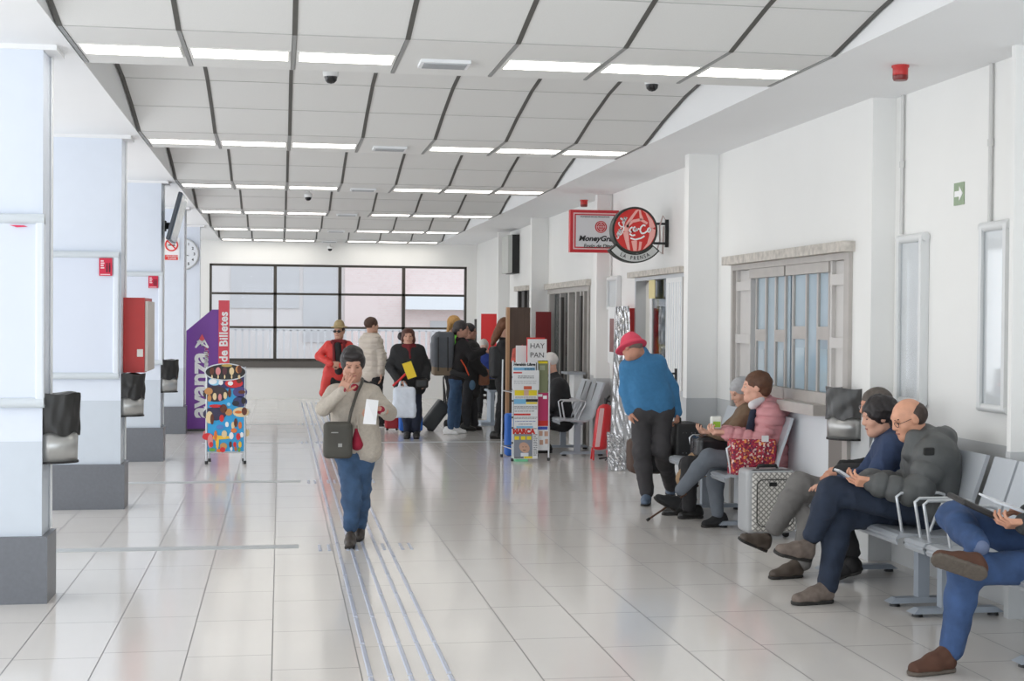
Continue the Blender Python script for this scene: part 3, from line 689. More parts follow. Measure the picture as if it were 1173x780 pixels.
q_ = at(25, 259, 8.41); tag(MB().prism([(q_.x-.07, 8.42, q_.z+.006), (q_.x+.01, 8.42, q_.z+.005), (q_.x+.03, 8.42, q_.z-.002), (q_.x-.03, 8.42, q_.z-.006)][::-1], (0, .006, 0)).build('torn_sticker', cm('magenta_paper', (222, 50, 92), .6)), 'torn pink paper strip at the top of the nearest poster case', 'sticker')
col_case(1, -1.99, at(137, 300, 12.55).x, at(100, 433, 12.55).z, at(100, 289, 12.55).z, 'blank pale poster case on the second column, with a red sticker')
col_case(2, -1.99, at(187, 300, 16.65).x, at(170, 417, 16.65).z, at(170, 312, 16.65).z, 'blank pale poster case on the third column, behind the hose cabinet')
def sticker(px0, py0, px1, py1, Y, lab):
    a = at(px0, py0, Y); b = at(px1, py1, Y)
    r = thing('sticker', lab, 'sticker', (a.x, Y, b.z))
    MB().box((a.x, Y, b.z), (b.x, Y+.006, a.z)).build('paper', cm('crimson_paper', (206, 38, 70), .6), r)
    w, h = b.x-a.x, a.z-b.z; g = MB()
    for k in range(4): g.box((a.x+w*.12, Y-.003, a.z-h*(.12+.13*k)-h*.08), (a.x+w*(.35+.05*(k % 2)), Y, a.z-h*(.12+.13*k)))
    g.box((a.x+w*.1, Y-.003, b.z+h*.05), (a.x+w*.85, Y, b.z+h*.10)); g.build('lettering', cm('sticker_pale', (240, 210, 216), .6), r)
    g = MB()
    for q in (.55, .75): g.box((a.x+w*q, Y-.003, b.z+h*.2), (a.x+w*(q+.1), Y, b.z+h*.62)); g.lathe((a.x+w*(q+.05), Y, b.z+h*.68), [(w*.06, 0), (w*.06, .003)], 10, axis=(0, -1, 0))
    g.build('figures', cm('sticker_dark', (80, 16, 36), .6), r)
sticker(113.5, 295.5, 128.5, 316, 12.50, 'small crimson sticker on the second column poster case'); sticker(170, 316, 181, 330, 16.60, 'small crimson sticker on the third column poster case')

bagm = cm('black_bin_bag', (40, 39, 38), .4, bump=.25, bscale=14, var=.1)
def bin_(x, y, zt, zb, label, wall, bag2=bagm, w=.155):
    # half-round wall bin hanging on a face; bag pulled over its upper half. wall=-1: hangs on a face to its left, +1: to its right
    r = thing('wall_bin', label, 'litter bin', (x, y, zb), 'wall bins with bags'); n = 14
    def prof(wd, dp, n=n): return [(x-wall*(dp*math.sin(PI*k/n)), y-wd*math.cos(PI*k/n)) for k in range(n+1)]
    def ext(pr, z0, z1, g, k1=1.0):
        a = [(px, py, z0) for px, py in pr]; b = [(x+(px-x)*k1, y+(py-y)*k1, z1) for px, py in pr]; m_ = len(a)
        g.add(a+b, [tuple(range(m_)), tuple(range(2*m_-1, m_-1, -1))]+[(i, i+m_, (i+1) % m_+m_, (i+1) % m_) for i in range(m_)], 0, True)
    g = MB(); ext(prof(w*.89, .178), zb, zb+(zt-zb)*.45, g, 1.02); g.build('body', cm('bin_steel', (176, 176, 174), .3, metal=.6), r)
    g = MB(); ext(prof(w*.9, .185), zb-.012, zb, g); g.build('base_ring', black, r)
    # wrinkled bag
    vs = []; fs = []; rows = 12; m_ = 40; random.seed(int(y*10))
    ph = [random.random()*6 for _ in range(6)]
    for i in range(rows+1):
        t = i/rows; z = zb+(zt-zb)*(.40+.60*t)
        for k in range(m_+1):
            a = PI*k/m_; wr = .003*math.sin(9*a+ph[0]+3*t)+.002*math.sin(17*a+ph[1]-5*t)+.003*math.sin(9*t+5*a+ph[2])
            if i == rows: z2 = z+.006*math.sin(5*a+ph[3])
            elif i == 0: z2 = z+.012*math.sin(7*a+ph[4])
            else: z2 = z
            k_ = 1.0+.02*t; vs.append((x-wall*((.187*k_+wr)*math.sin(a)), y-(w*.95*k_+wr)*math.cos(a), z2))
    for i in range(rows):
        for k in range(m_): fs.append((i*(m_+1)+k, i*(m_+1)+k+1, (i+1)*(m_+1)+k+1, (i+1)*(m_+1)+k))
    g = MB(); g.add(vs, fs, 0, True); t_ = vs[-(m_+1):]; g.add(t_+[(x, y, zt-.03)], [(i, i+1, m_+1) for i in range(m_)], 0)
    g.build('bag', bag2, r)
    return r
SH = -1.345
for i, (pt, pb, yy) in enumerate(((450, 527, 8.62), (428, 475, 12.70), (412, 448, 16.8))):
    zt = at([75, 153, 196][i], pt, yy).z; zb = at([75, 153, 196][i], pb, yy).z
    bin_(SH, yy, zt, zb, 'steel bin with a black bag on the side of the %s column' % ['nearest', 'second', 'third'][i], -1, w=.13)
zt = atx(970, 446, WX-.15).z; zb = atx(970, 505, WX-.15).z
bin_(WX, ypx(978), zt, zb, 'steel bin with a black bag on the right wall by the doors', 1, cm('bin_bag_greyish', (66, 66, 66), .3, bump=.3, bscale=14, var=.12), w=.17)

# fire hose cabinet on the side of the second column
yy = 12.86; a = at(140, 341, yy); b = at(166, 426, yy)
r = thing('fire_hose_cabinet', 'red fire hose cabinet on the side of the second column', 'fire hose cabinet', (-1.2, yy, b.z))
MB().box((SH+.002, yy-.15, b.z), (b.x+.01, yy+.55, a.z)).build('case', cm('cabinet_red', (186, 42, 38), .4), r)
MB().box((b.x+.012, yy-.14, b.z+.01), (b.x+.035, yy+.54, a.z-.03)).build('door', cm('cabinet_door_grey', (196, 192, 186), .4), r)
p_ = at(161, 404, yy-.155); MB().box((p_.x-.03, yy-.156, p_.z-.035), (p_.x+.02, yy-.15, p_.z+.03)).build('label', cm('label_white', (230, 226, 220), .6), r)

# hanging screen on the third column, tilted towards the hall
YT = 17.0
r = thing('hanging_screen', 'tilted flat screen bracketed high on the third column, seen edge-on', 'screen', (SH, YT, at(190, 259, YT).z))
a = at(211, 224, YT); b = at(196.5, 277, YT); cpt = (a+b)/2; ax_ = (a-b)/2; ax_.y = 0; nrm = Vector((ax_.z, 0, -ax_.x)).normalized()
MB().obox(cpt-nrm*.012, (0, .46, 0), ax_, nrm*.022).build('housing', cm('screen_back', (70, 76, 84), .4), r, bevel=.008)
MB().obox(cpt+nrm*.014, (0, .44, 0), ax_*.96, nrm*.006).build('display', cm('screen_glass', (120, 136, 152), .15), r)
p_ = at(190, 259, YT); g = MB(); g.box((SH+.001, YT-.05, p_.z-.06), (SH+.03, YT+.05, p_.z+.06)); g.tube([(SH+.02, YT, p_.z), (cpt.x-.04, YT, p_.z-.01)], .022, 10); g.tube([(SH+.06, YT, p_.z-.035), (SH+.06, YT, p_.z+.04)], .035, 10); g.build('bracket', black, r)

# no-smoking sign on the fourth column
YN = 20.55
a = at(189, 272, YN); b = at(205.5, 298, YN); cx_ = at(196.5, 280.5, YN)
r = thing('no_smoking_sign', 'white and red no smoking sign on the fourth column', 'sign', (cx_.x, YN, b.z))
MB().box((a.x-.02, YN-.004, b.z), (b.x, YN+.008, a.z)).build('plate', cm('sign_white', (245, 245, 245), .5), r)
g = MB(); rr = .082; g.tube([(cx_.x+rr*math.cos(t_), YN-.008, cx_.z+rr*math.sin(t_)) for t_ in [2*PI*k/28 for k in range(28)]], .011, 6, closed=True)
g.tube([(cx_.x-rr*.7, YN-.008, cx_.z+rr*.7), (cx_.x+rr*.7, YN-.008, cx_.z-rr*.7)], .010, 6); g.build('prohibition_ring', cm('sign_bright_red', (226, 60, 52), .5), r)
MB().box((cx_.x-.045, YN-.006, cx_.z-.012), (cx_.x+.05, YN-.004, cx_.z+.004)).build('cigarette', black, r)
zz = at(197, 294.5, YN).z; MB().box((a.x, YN-.007, zz-.04), (b.x-.02, YN-.004, zz+.03)).build('red_band', cm('sign_bright_red', (226, 60, 52), .5), r)
text('lettering', 'PROHIBIDO', ((a.x+b.x)/2, YN-.009, zz+.012), (1, 0, 0), (0, 0, 1), .03, cm('sign_white', (245, 245, 245), .5), r)
text('lettering', 'FUMAR', ((a.x+b.x)/2, YN-.009, zz-.02), (1, 0, 0), (0, 0, 1), .036, cm('sign_white', (245, 245, 245), .5), r)
# clock on the fifth column
YC = 24.54; cc = at(209.5, 291, YC)
r = thing('wall_clock', 'round white wall clock half hidden behind the fourth column', 'clock', (cc.x, YC, cc.z-.26))
MB().lathe((cc.x, YC+.01, cc.z), [(.27, 0), (.27, .03), (.255, .045)], 36, axis=(0, -1, 0)).build('case', cm('clock_rim', (205, 208, 210), .4), r)
MB().lathe((cc.x, YC-.03, cc.z), [(.245, 0), (.245, .008)], 36, axis=(0, -1, 0)).build('dial', cm('clock_face', (228, 232, 236), .5), r)
for k in range(1, 13):
    a_ = PI/2-2*PI*k/12; text('numeral', str(k), (cc.x+.19*math.cos(a_), YC-.041, cc.z+.19*math.sin(a_)), (1, 0, 0), (0, 0, 1), .06, black, r, bold=.002)
g = MB(); g.box((cc.x-.006, YC-.045, cc.z), (cc.x+.006, YC-.042, cc.z+.15)); g.tube([(cc.x, YC-.044, cc.z), (cc.x+.1, YC-.044, cc.z-.03)], .005, 5); g.build('hands', black, r)

# ticket-office totem: purple board with white brand lettering, red board beside it
YA = 21.0
def A(px, py, d=0): p = at(px, py, YA); return (p.x, YA-d, p.z)
r = thing('ticket_office_sign', 'tall purple and red ticket office totem beside the fourth column', 'sign', (at(232, 497, YA).x, YA, 0))
zb = .0
o_ = [A(212.5, 497), A(213.5, 379), A(243, 354.5), A(251, 354.5), A(252, 497)]; o_[0] = (o_[0][0], YA, 0.03); o_[-1] = (o_[-1][0], YA, .03)
MB().prism(o_, (0, .10, 0)).build('purple_board', cm('purple_vinyl', (124, 66, 160), .45), r)
a = A(250.5, 344); b = A(262, 497)
MB().box((a[0], YA-.015, .03), (b[0], YA+.115, a[2])).build('red_board', cm('coral_red_vinyl', (222, 78, 92), .45), r)
MB().box((o_[0][0]-.01, YA-.02, 0), (b[0]+.01, YA+.13, .035)).build('base', darkgrey, r)
wl_ = cm('sign_white', (245, 245, 245), .5)
p = at(227.5, 438, YA); text('brand_lettering', 'avanza', (p.x+.01, YA-.003, at(228, 441, YA).z), (0, 0, 1), (-1, 0, 0), .37, wl_, r, bold=.012, spacing=.97)
p = at(237, 415, YA); text('small_lettering', 'MOBILITY', (p.x+.0, YA-.003, p.z+.06), (0, 0, 1), (-1, 0, 0), .085, cm('lilac', (190, 160, 214), .5), r)
text('small_lettering', 'ADO', (p.x+.0, YA-.003, at(237, 402, YA).z), (0, 0, 1), (-1, 0, 0), .085, cm('coral_red_vinyl', (222, 78, 92), .45), r)
p = at(256.5, 404, YA); text('red_board_lettering', 'Venta de Billetes', (p.x, YA-.018, at(256, 357, YA).z), (0, 0, 1), (-1, 0, 0), .165, wl_, r, bold=.005, align='RIGHT', spacing=1.05)
def chev(pts, w, m_, nm, d0=.001):
    g = MB(); P = [Vector(A(q[0], q[1], d0)) for q in pts]
    for i in range(len(P)-1):
        d = (P[i+1]-P[i]).normalized(); n_ = Vector((d.z, 0, -d.x))*w
        g.prism([P[i]+n_-d*w*.3, P[i]-n_-d*w*.3, P[i+1]-n_+d*w*.3, P[i+1]+n_+d*w*.3], (0, -.004, 0))
    g.build(nm, m_, r)
chev([(224, 398), (231, 391), (226, 391), (238.5, 398)], .011, wl_, 'chevron_emblem')
chev([(224, 398), (229, 389), (231.5, 396), (233.5, 389), (238.5, 398)], .011, wl_, 'chevron_emblem', .007)
g = MB(); g.prism([A(228, 388.5, .013), A(231.5, 382.5, .013), A(234.5, 388.5, .013), A(231.3, 390.5, .013)], (0, -.004, 0)); g.build('triangle_emblem', cm('coral_red_vinyl', (222, 78, 92), .45), r)

# ice cream price stand
YI = 16.3
def I(px, py, d=0): p = at(px, py, YI); return Vector((p.x, YI-d, p.z))
r = thing('ice_cream_stand', 'freestanding ice cream price board covered in coloured pictures', 'price board', (at(258, 530, YI).x, YI, 0))
x0, x1 = I(236.5, 500).x, I(280.5, 500).x; zt = I(258, 420).z; zb = I(258, 518).z
g = MB()
for x in (x0, x1):
    g.tube([(x, YI, .03), (x, YI, zt)], .012, 8); g.tube([(x+(.02 if x == x0 else -.02), YI+.28, .03), (x, YI+.01, zt-.1)], .012, 8)
g.tube([(x0, YI, zb), (x1, YI, zb)], .010, 8); g.build('stand_frame', silver, r)
g = MB()
for x, y in ((x0, YI), (x1, YI), (x0+.02, YI+.28), (x1-.02, YI+.28)): g.lathe((x, y, 0), [(.018, 0), (.018, .035)], 10)
g.build('foot_cap', black, r)
bd = MB().box((x0+.012, YI-.004, zb+.01), (x1-.012, YI+.008, zt)).build('board', cm('sky_blue_card', (46, 162, 220), .4), r)
MB().box((x0+.012, YI-.008, I(258, 445).z), (x1-.012, YI-.004, zt)).build('navy_band', cm('navy_card', (44, 46, 100), .4), r)
def blob(px, py, rx, ry, col, d, rot=0, n=18, nm='picture'):
    p = I(px, py, d); k = YI/FPX; g = MB(); ca, sa = math.cos(rot), math.sin(rot)
    o = [(p.x+(rx*k*math.cos(t)*ca-ry*k*math.sin(t)*sa), p.y, p.z+(rx*k*math.cos(t)*sa+ry*k*math.sin(t)*ca)) for t in [2*PI*q/n for q in range(n)]]
    g.prism(o, (0, .002, 0)); return g, col
items = {}
def add(px, py, rx, ry, col, d, rot=0):
    g, c_ = blob(px, py, rx, ry, col, d, rot); items.setdefault(col, []).append(g)
BK, CR_, CH, RD, YL, OR, NV, LB, WH, PK, GN, TN = (34, 30, 28), (232, 208, 160), (100, 52, 34), (214, 44, 48), (240, 196, 60), (224, 120, 50), (50, 52, 112), (150, 208, 236), (240, 240, 240), (220, 140, 140), (110, 170, 70), (198, 140, 84)
# oval plaques
for a_ in ((246, 437, 7, 4.5, LB, .010), (268, 439, 10, 5, RD, .010), (247, 451, 14, 9, (60, 48, 52), .010), (239, 448, 4.5, 4, TN, .014), (275, 449, 8, 6, (78, 72, 130), .010), (275, 460, 8, 6, (56, 64, 110), .010),
           (246, 474, 13, 7.5, (52, 48, 78), .010), (276, 472, 9, 5.5, CR_, .010), (238, 500, 6, 4, RD, .012), (250, 501, 15, 2.2, YL, .010)): add(*a_)
for a_ in ((244, 437, 4.5, 3, WH, .013), (253, 438, 2.5, 3, WH, .013), (264, 439, 3, 2.5, WH, .013), (274, 436, 3, 3, CH, .013), (240, 456, 2.2, 4, TN, .014), (246, 454, 2.2, 4, CR_, .014), (252, 455, 2, 4, PK, .014), (258, 453, 2, 4, CR_, .014),
           (263, 450, 1.8, 5, CH, .014), (277, 449, 4, 2, CH, .013), (270, 462, 4, 3, (30, 36, 50), .013), (279, 459, 2.5, 4, (40, 34, 34), .013), (240, 478, 4, 7, CR_, .014), (243, 480, 2, 6, CH, .015), (256, 468, 4, 5, CH, .013), (262, 472, 4, 4, TN, .013),
           (254, 479, 2.5, 4, RD, .013), (280, 471, 3, 4.5, CH, .013), (273, 472, 4, 1.6, OR, .014), (247, 465, 7, 1.8, RD, .013), (270, 484, 2, 5, CH, .012), (267, 487, 2, 4, CR_, .012), (275, 487, 2, 4, OR, .012), (260, 486, 2, 3, WH, .012),
           (241, 505, 3, 8, PK, .014), (242, 509, 2.2, 3, RD, .015), (249, 506, 1.8, 8, YL, .013), (247, 499, 1.8, 6, OR, .014), (257, 497, 3, 4, CR_, .013), (265, 499, 2.5, 4, WH, .013), (273, 500, 2.5, 4, RD, .013), (277, 498, 2, 3, WH, .013), (268, 493, 3.4, 2.6, OR, .013),
           (256, 511, 4, 4, (200, 150, 90), .012), (255, 515, 3, 3, RD, .014), (264, 509, 1.6, 3.5, CH, .013), (269, 509, 1.8, 3, RD, .013), (275, 509, 1.8, 3.5, YL, .013), (265, 514, 1.4, 2.5, WH, .013), (270, 514, 1.6, 2.5, (190, 110, 60), .013), (274, 515, 1.6, 2.5, GN, .013),
           (243, 515, 4, 1.8, GN, .012), (251, 516, 3, 2, OR, .012), (284, 472, 2.5, 4, WH, -.012), (283, 496, 2.5, 4, CR_, -.012), (234.5, 472, 2, 4, WH, -.012), (234.5, 497, 2, 3.5, PK, -.012), (262, 463, 2, 2, LB, .012), (252, 489, 4, 2.5, (90, 130, 200), .012)): add(*a_)
for col, gs in items.items():
    for q in gs: q.build('picture', cm('card_%d_%d_%d' % col, col, .45), r)
g, _ = blob(258.5, 426, 23.5, 9.8, None, .024, n=32); g.build('header_rim', silver, r)
g, _ = blob(258.5, 426, 22, 8.6, None, .028, n=32); hd_ = g.build('header_oval', cm('black_card', (34, 30, 28), .4), r)
for px, w_, col in ((243, 2.4, CH), (250, 2.8, PK), (257.5, 2.6, (88, 44, 52)), (265.5, 2.6, CR_), (273.5, 3.6, TN), (274.5, 2.6, CH)):
    g, _ = blob(px, 425 - (2 if px > 270 else 0), w_, 4.4, col, .032 if px != 274.5 else .035); g.build('ice_lolly', cm('card_%d_%d_%d' % col, col, .45), hd_)
    g, _ = blob(px, 431.5, .8, 2.2, None, .032); g.build('stick', cm('card_232_208_160', CR_, .5), hd_)
g, _ = blob(260, 418.5, 6, 1.6, None, .032); g.build('gold_band', cm('card_gold', (190, 160, 80), .4), hd_)

# ================================================================== NEWSPAPER RACK
YP = 16.35
def Q(px, py, d=0): p = at(px, py, YP); return Vector((p.x, YP-d, p.z))
r = thing('newspaper_rack', 'wire newspaper rack filled with papers, right of the queue', 'newspaper rack', (Q(605, 528).x, YP, 0))
xa, xb, xc_ = Q(587, 500).x, Q(615, 500).x, Q(629, 500).x; zt = Q(600, 415).z
g = MB()
for x, y in ((xa, YP), (xc_, YP+.02), (xa-.05, YP+.5), (xc_-.06, YP+.45)): g.tube([(x, y, .03), (x, y if y < YP+.1 else y-.05, zt+.02)], .010, 8)
g.tube([(xb, YP-.01, .12), (xb, YP-.01, zt)], .008, 8)
for py in (438, 451, 464, 478, 490, 522):
    z = Q(600, py).z; g.tube([(xa, YP-.02, z), (xb, YP-.02, z)], .006, 6)
for z in (.14, .8): g.tube([(xa, YP, z), (xa-.05, YP+.48, z), (xc_-.06, YP+.43, z), (xc_, YP+.02, z)], .006, 6)
g.build('rack_frame', silver, r)
g = MB()
for x, y in ((xa, YP), (xc_, YP+.02), (xa-.05, YP+.5), (xc_-.06, YP+.45)): g.lathe((x, y, 0), [(.017, 0), (.017, .035)], 10)
for py in (432, 446, 459, 478, 490, 507): g.lathe((xa, YP-.012, Q(600, py).z-.01), [(.014, 0), (.014, .02)], 8)
g.build('clip', black, r)
paper = cm('newsprint', (226, 228, 230), .8, var=.02)
inkg = cm('ink_grey', (120, 122, 126), .8); inkb = cm('ink_black', (44, 44, 46), .8)
def news(px0, py0, px1, py1, d, label, tilt=0, col=None, name='newspaper', cat='newspaper', grp=None, build=None, Y=None):
    a = Q(px0, py0, d); b = Q(px1, py1, d)
    t = thing(name, label, cat, ((a.x+b.x)/2, YP-d, b.z), grp)
    MB().box((a.x, YP-d, b.z), (b.x, YP-d+.012, a.z)).build('sheet', col or paper, t)
    if build: build(t, a, b, YP-d-.002)
    return t
def rect(t, a, b, y, u0, v0, u1, v1, m_, nm='print'):
    w, h = b.x-a.x, a.z-b.z
    return MB().box((a.x+w*u0, y, a.z-h*v1), (a.x+w*u1, y+.0015, a.z-h*v0)).build(nm, m_, t)
def lines(t, a, b, y, u0, v0, u1, v1, n, m_=None):
    w, h = b.x-a.x, a.z-b.z; g = MB(); random.seed(int(a.z*1000))
    for k in range(n):
        v = v0+(v1-v0)*(k+.3)/n; x = u0
        while x < u1-.03:
            l = random.uniform(.04, .14); g.box((a.x+w*x, y, a.z-h*(v+(v1-v0)/n*.45)), (a.x+w*min(x+l, u1), y+.001, a.z-h*v)); x += l+.02
    g.build('text_lines', m_ or inkg, t)
def head(t, a, b, y, s, u, v, size, m_, bold=.002, sh=0): text('masthead', s, (a.x+(b.x-a.x)*u, y, a.z-(a.z-b.z)*v), (1, 0, 0), (0, 0, 1), size, m_, t, bold=bold, shear=sh)
yellow = cm('print_yellow', (226, 206, 40), .7); pred = cm('print_red', (200, 50, 44), .7); pblue = cm('print_blue', (120, 180, 216), .7); pbl2 = cm('print_deep_blue', (60, 80, 170), .7)
news(587, 415, 613, 428, .030, 'folded newspaper with a dark masthead, top pocket of the rack', build=lambda t, a, b, y: (head(t, a, b, y, 'Heraldo Libre', .5, .18, .045, inkb, .002, .1), rect(t, a, b, y, .03, .45, .97, .8, pblue), lines(t, a, b, y-.002, .5, .5, .95, .75, 2, inkb)))
news(586.5, 424, 616.5, 446.5, .055, 'white newspaper with a small red stamp, just below the top pocket', build=lambda t, a, b, y: (rect(t, a, b, y, .02, .08, .35, .15, pred), lines(t, a, b, y, .2, .25, .8, .42, 2), lines(t, a, b, y, .05, .5, .9, .7, 3, cm('ink_faint', (190, 192, 195), .8)), rect(t, a, b, y, .42, .80, .72, .97, cm('print_brick', (196, 90, 60), .7))))
def mag_wt(t, a, b, y):
    rect(t, a, b, y, .03, .06, .97, .62, yellow); rect(t, a, b, y-.001, .42, .06, .62, .62, cm('print_skin', (206, 170, 150), .7)); lines(t, a, b, y-.001, .05, .72, .95, .95, 2)
news(588, 446, 615, 457, .045, 'newspaper with a yellow picture strip, third pocket down', build=mag_wt)
news(588, 456, 615, 464, .05, 'newspaper with a pale blue and black strip, fourth pocket down', build=lambda t, a, b, y: (rect(t, a, b, y, .0, .1, .5, .8, pblue), rect(t, a, b, y, .5, .1, 1, .5, inkb), rect(t, a, b, y, .52, .55, .98, .8, yellow)))
news(588, 464, 615, 477, .045, 'newspaper with grey text and a red line, middle of the rack', build=lambda t, a, b, y: (lines(t, a, b, y, .02, .05, .98, .35, 3), lines(t, a, b, y, .02, .45, .9, .56, 1, inkb), rect(t, a, b, y, .0, .72, .7, .88, pred)))
news(588, 477, 615, 490, .05, 'newspaper with small blue headlines, above the sports paper', build=lambda t, a, b, y: (lines(t, a, b, y, .02, .0, .98, .2, 2), lines(t, a, b, y, .05, .35, .95, .45, 1, pbl2), lines(t, a, b, y, .2, .6, .8, .7, 1, inkb), rect(t, a, b, y, .1, .82, .8, .97, pblue)))
def sport(t, a, b, y):
    head(t, a, b, y, 'MARCA', .42, .09, .075, pred, .006)
    rect(t, a, b, y, .02, .16, .78, .92, cm('print_photo_grey', (130, 136, 148), .7))
    for u0 in (.04, .30, .54): rect(t, a, b, y-.002, u0, .24, u0+.19, .36, yellow)
    rect(t, a, b, y-.002, .03, .92, .42, .985, inkg); rect(t, a, b, y-.002, .44, .915, .78, .985, yellow)
    lines(t, a, b, y-.001, .82, .16, .98, .9, 12)
    w, h = b.x-a.x, a.z-b.z
    MB().lathe((a.x+w*.45, y, a.z-h*.62), [(w*.19, 0), (w*.19, .003)], 20, axis=(0, -1, 0), squash=(1, 1.25)).build('face_picture', cm('print_skin2', (196, 158, 138), .7), t)
    rect(t, a, b, y-.003, .3, .80, .62, .915, cm('print_white_shirt', (220, 224, 232), .7))
    g = MB(); g.box((a.x+w*.36, y-.005, a.z-h*.605), (a.x+w*.42, y-.003, a.z-h*.59)); g.box((a.x+w*.48, y-.005, a.z-h*.605), (a.x+w*.54, y-.003, a.z-h*.59)); g.box((a.x+w*.39, y-.005, a.z-h*.72), (a.x+w*.51, y-.003, a.z-h*.70)); g.build('face_features', inkb, t)
news(587.5, 491, 615, 525, .05, 'red-titled sports newspaper with a smiling face, lowest on the rack', build=sport)
YPm = YP
news(616, 413, 628, 450, -.02, 'olive green magazine in the right column of the rack', name='magazine', cat='magazine', col=cm('print_olive', (128, 134, 100), .6), build=lambda t, a, b, y: (rect(t, a, b, y, .05, .02, .95, .09, yellow), rect(t, a, b, y, .2, .15, .7, .3, cm('print_sage', (160, 166, 140), .7))))
news(616, 450, 628.5, 482, -.02, 'magenta magazine in the right column of the rack', name='magazine', cat='magazine', col=cm('print_magenta', (186, 50, 100), .6), build=lambda t, a, b, y: (rect(t, a, b, y, .05, .05, .45, .14, wl_), rect(t, a, b, y, .5, .1, .85, .22, wl_)))
def pm(t, a, b, y):
    rect(t, a, b, y, .0, .0, 1, .18, pred); rect(t, a, b, y, .0, .2, .8, .3, pbl2)
    for u0, v0 in ((.1, .35), (.55, .36), (.15, .65), (.6, .62)): rect(t, a, b, y, u0, v0, u0+.3, v0+.16, cm('print_skin2', (196, 158, 138), .7))
news(616.5, 482, 630, 516, -.02, 'white magazine with small portraits, low right of the rack', name='magazine', cat='magazine', build=pm)
# papers and card sign on top
a = Q(593, 396); b = Q(606, 420)
tag(MB().box((a.x, YP+.1, zt-.02), (b.x+.02, YP+.13, a.z)).build('white_card', cm('card_white', (226, 226, 226), .7)), 'blank white card on top of the rack, left of the lettered card', 'card')
a = Q(588, 400)
tag(MB().prism([(a.x-.0, YP+.15, zt), (a.x+.02, YP+.15, a.z), (a.x+.14, YP+.15, a.z+.05), (a.x+.14, YP+.15, zt)], (0, .02, 0)).build('leaflet', cm('leaflet_red', (196, 92, 80), .6, var=.3, vscale=30)), 'reddish leaflet sticking up at the left of the rack top', 'leaflet')
a = Q(605, 388.5); b = Q(626.5, 413)
t = thing('card_sign', 'white card reading HAY PAN on top of the newspaper rack', 'sign', ((a.x+b.x)/2, YP, b.z))
MB().box((a.x, YP+.02, zt-.005), (b.x, YP+.035, a.z)).build('card', cm('card_white', (226, 226, 226), .7), t)
MB().box((a.x-.01, YP+.036, zt), (b.x-.02, YP+.05, a.z+.02)).build('backing_leaflet', cm('leaflet_red2', (206, 60, 56), .6), t)
xm = (a.x+b.x)/2
text('lettering', 'HAY', (xm, YP+.018, Q(615, 396.5).z), (1, 0, 0), (0, 0, 1), .088, inkb, t, bold=-.0005)
text('lettering', 'PAN', (xm, YP+.018, Q(615, 407).z), (1, 0, 0), (0, 0, 1), .088, inkb, t, bold=-.0005)
a = Q(590, 528); 
tag(MB().box((Q(590, 528).x, YP-.04, .0), (Q(604, 528).x, YP+.2, .03)).build('green_tray', cm('mint_green_plastic', (120, 206, 160), .5)), 'mint green tray on the floor under the newspaper rack', 'tray')
# ================================================================== BENCHES
benchm = cm('perforated_grey_steel', (184, 189, 195), .38, metal=.35)
backm = cm('perforated_grey_steel_back', (196, 201, 207), .5, metal=.2, var=.02, vscale=200)
legm = cm('bench_leg_grey', (160, 168, 178), .45, metal=.2)
chromem = cm('armrest_steel', (196, 199, 202), .3, metal=.5)
def bench(label, segs, legs, arms, y0, y1, dx=0, grp='steel waiting benches along the right wall', stripes=False):
    r = thing('waiting_bench', label, 'bench', (3.7+dx, (y0+y1)/2, 0), grp)
    def sx(pts): return [(x+dx, z) for x, z in pts]
    seatp = [(3.375, .415), (3.365, .435), (3.38, .452), (3.42, .458), (3.55, .445), (3.68, .44), (3.745, .455)]
    backp = [(3.745, .455), (3.775, .50), (3.80, .60), (3.85, .74), (3.905, .90)]
    for (a, b) in segs:
        for nm, pr, mm in (('seat', seatp, benchm), ('backrest', backp, backm)):
            g = MB(); vs = []; pr = sx(pr)
            for k, (x, z) in enumerate(pr):
                x2, z2 = (x, z-.022) if nm == 'seat' else (x+.024, z-.004)
                vs += [(x, a+.008, z), (x, b-.008, z), (x2, a+.008, z2), (x2, b-.008, z2)]
            n = len(pr); fs = []
            for k in range(n-1):
                q = 4*k; fs += [(q, q+4, q+5, q+1), (q+2, q+3, q+7, q+6), (q, q+2, q+6, q+4), (q+1, q+5, q+7, q+3)]
            fs += [(0, 1, 3, 2), (4*n-4, 4*n-2, 4*n-1, 4*n-3)]
            g.add(vs, fs, 0, False); o = g.build(nm, mm, r)
            if stripes and nm == 'backrest':
                s = MB(); 
                for q in range(1, 4):
                    yy = a+(b-a)*q/4; s.obox((3.845+dx, yy, .72), (.045, 0, .16), (0, .012, 0), (.006, 0, -.002))
                s.build('slot', cm('slot_grey', (128, 128, 128), .6), o)
    MB().box((3.60+dx, y0+.02, .385), (3.66+dx, y1-.02, .43)).build('beam', legm, r)
    for y in legs:
        l = MB().box((3.595+dx, y-.03, .045), (3.665+dx, y+.03, .39)).build('leg', legm, r)
        g = MB(); x0, x1 = 3.42+dx, 3.965+dx
        g.add([(x0, y-.05, .022), (x1, y-.05, .022), (x1, y+.05, .022), (x0, y+.05, .022), (x0+.04, y-.03, .05), (x1-.04, y-.03, .05), (x1-.04, y+.03, .05), (x0+.04, y+.03, .05)],
              [(0,3,2,1),(4,5,6,7),(0,1,5,4),(1,2,6,5),(2,3,7,6),(3,0,4,7)]); g.build('foot', legm, l)
        [MB().lathe((xx, y, 0), [(.032, 0), (.026, .023)], 14).build('rubber_pad', black, l) for xx in (x0+.045, x1-.045)]
    for y in arms:
        MB().tube([(3.44+dx, y, .455), (3.415+dx, y, .60), (3.405+dx, y, .655), (3.43+dx, y, .675), (3.66+dx, y, .675), (3.695+dx, y, .665), (3.695+dx, y, .63), (3.64+dx, y, .53), (3.61+dx, y, .45)], .0095, 8).build('armrest', chromem, r)
    return r
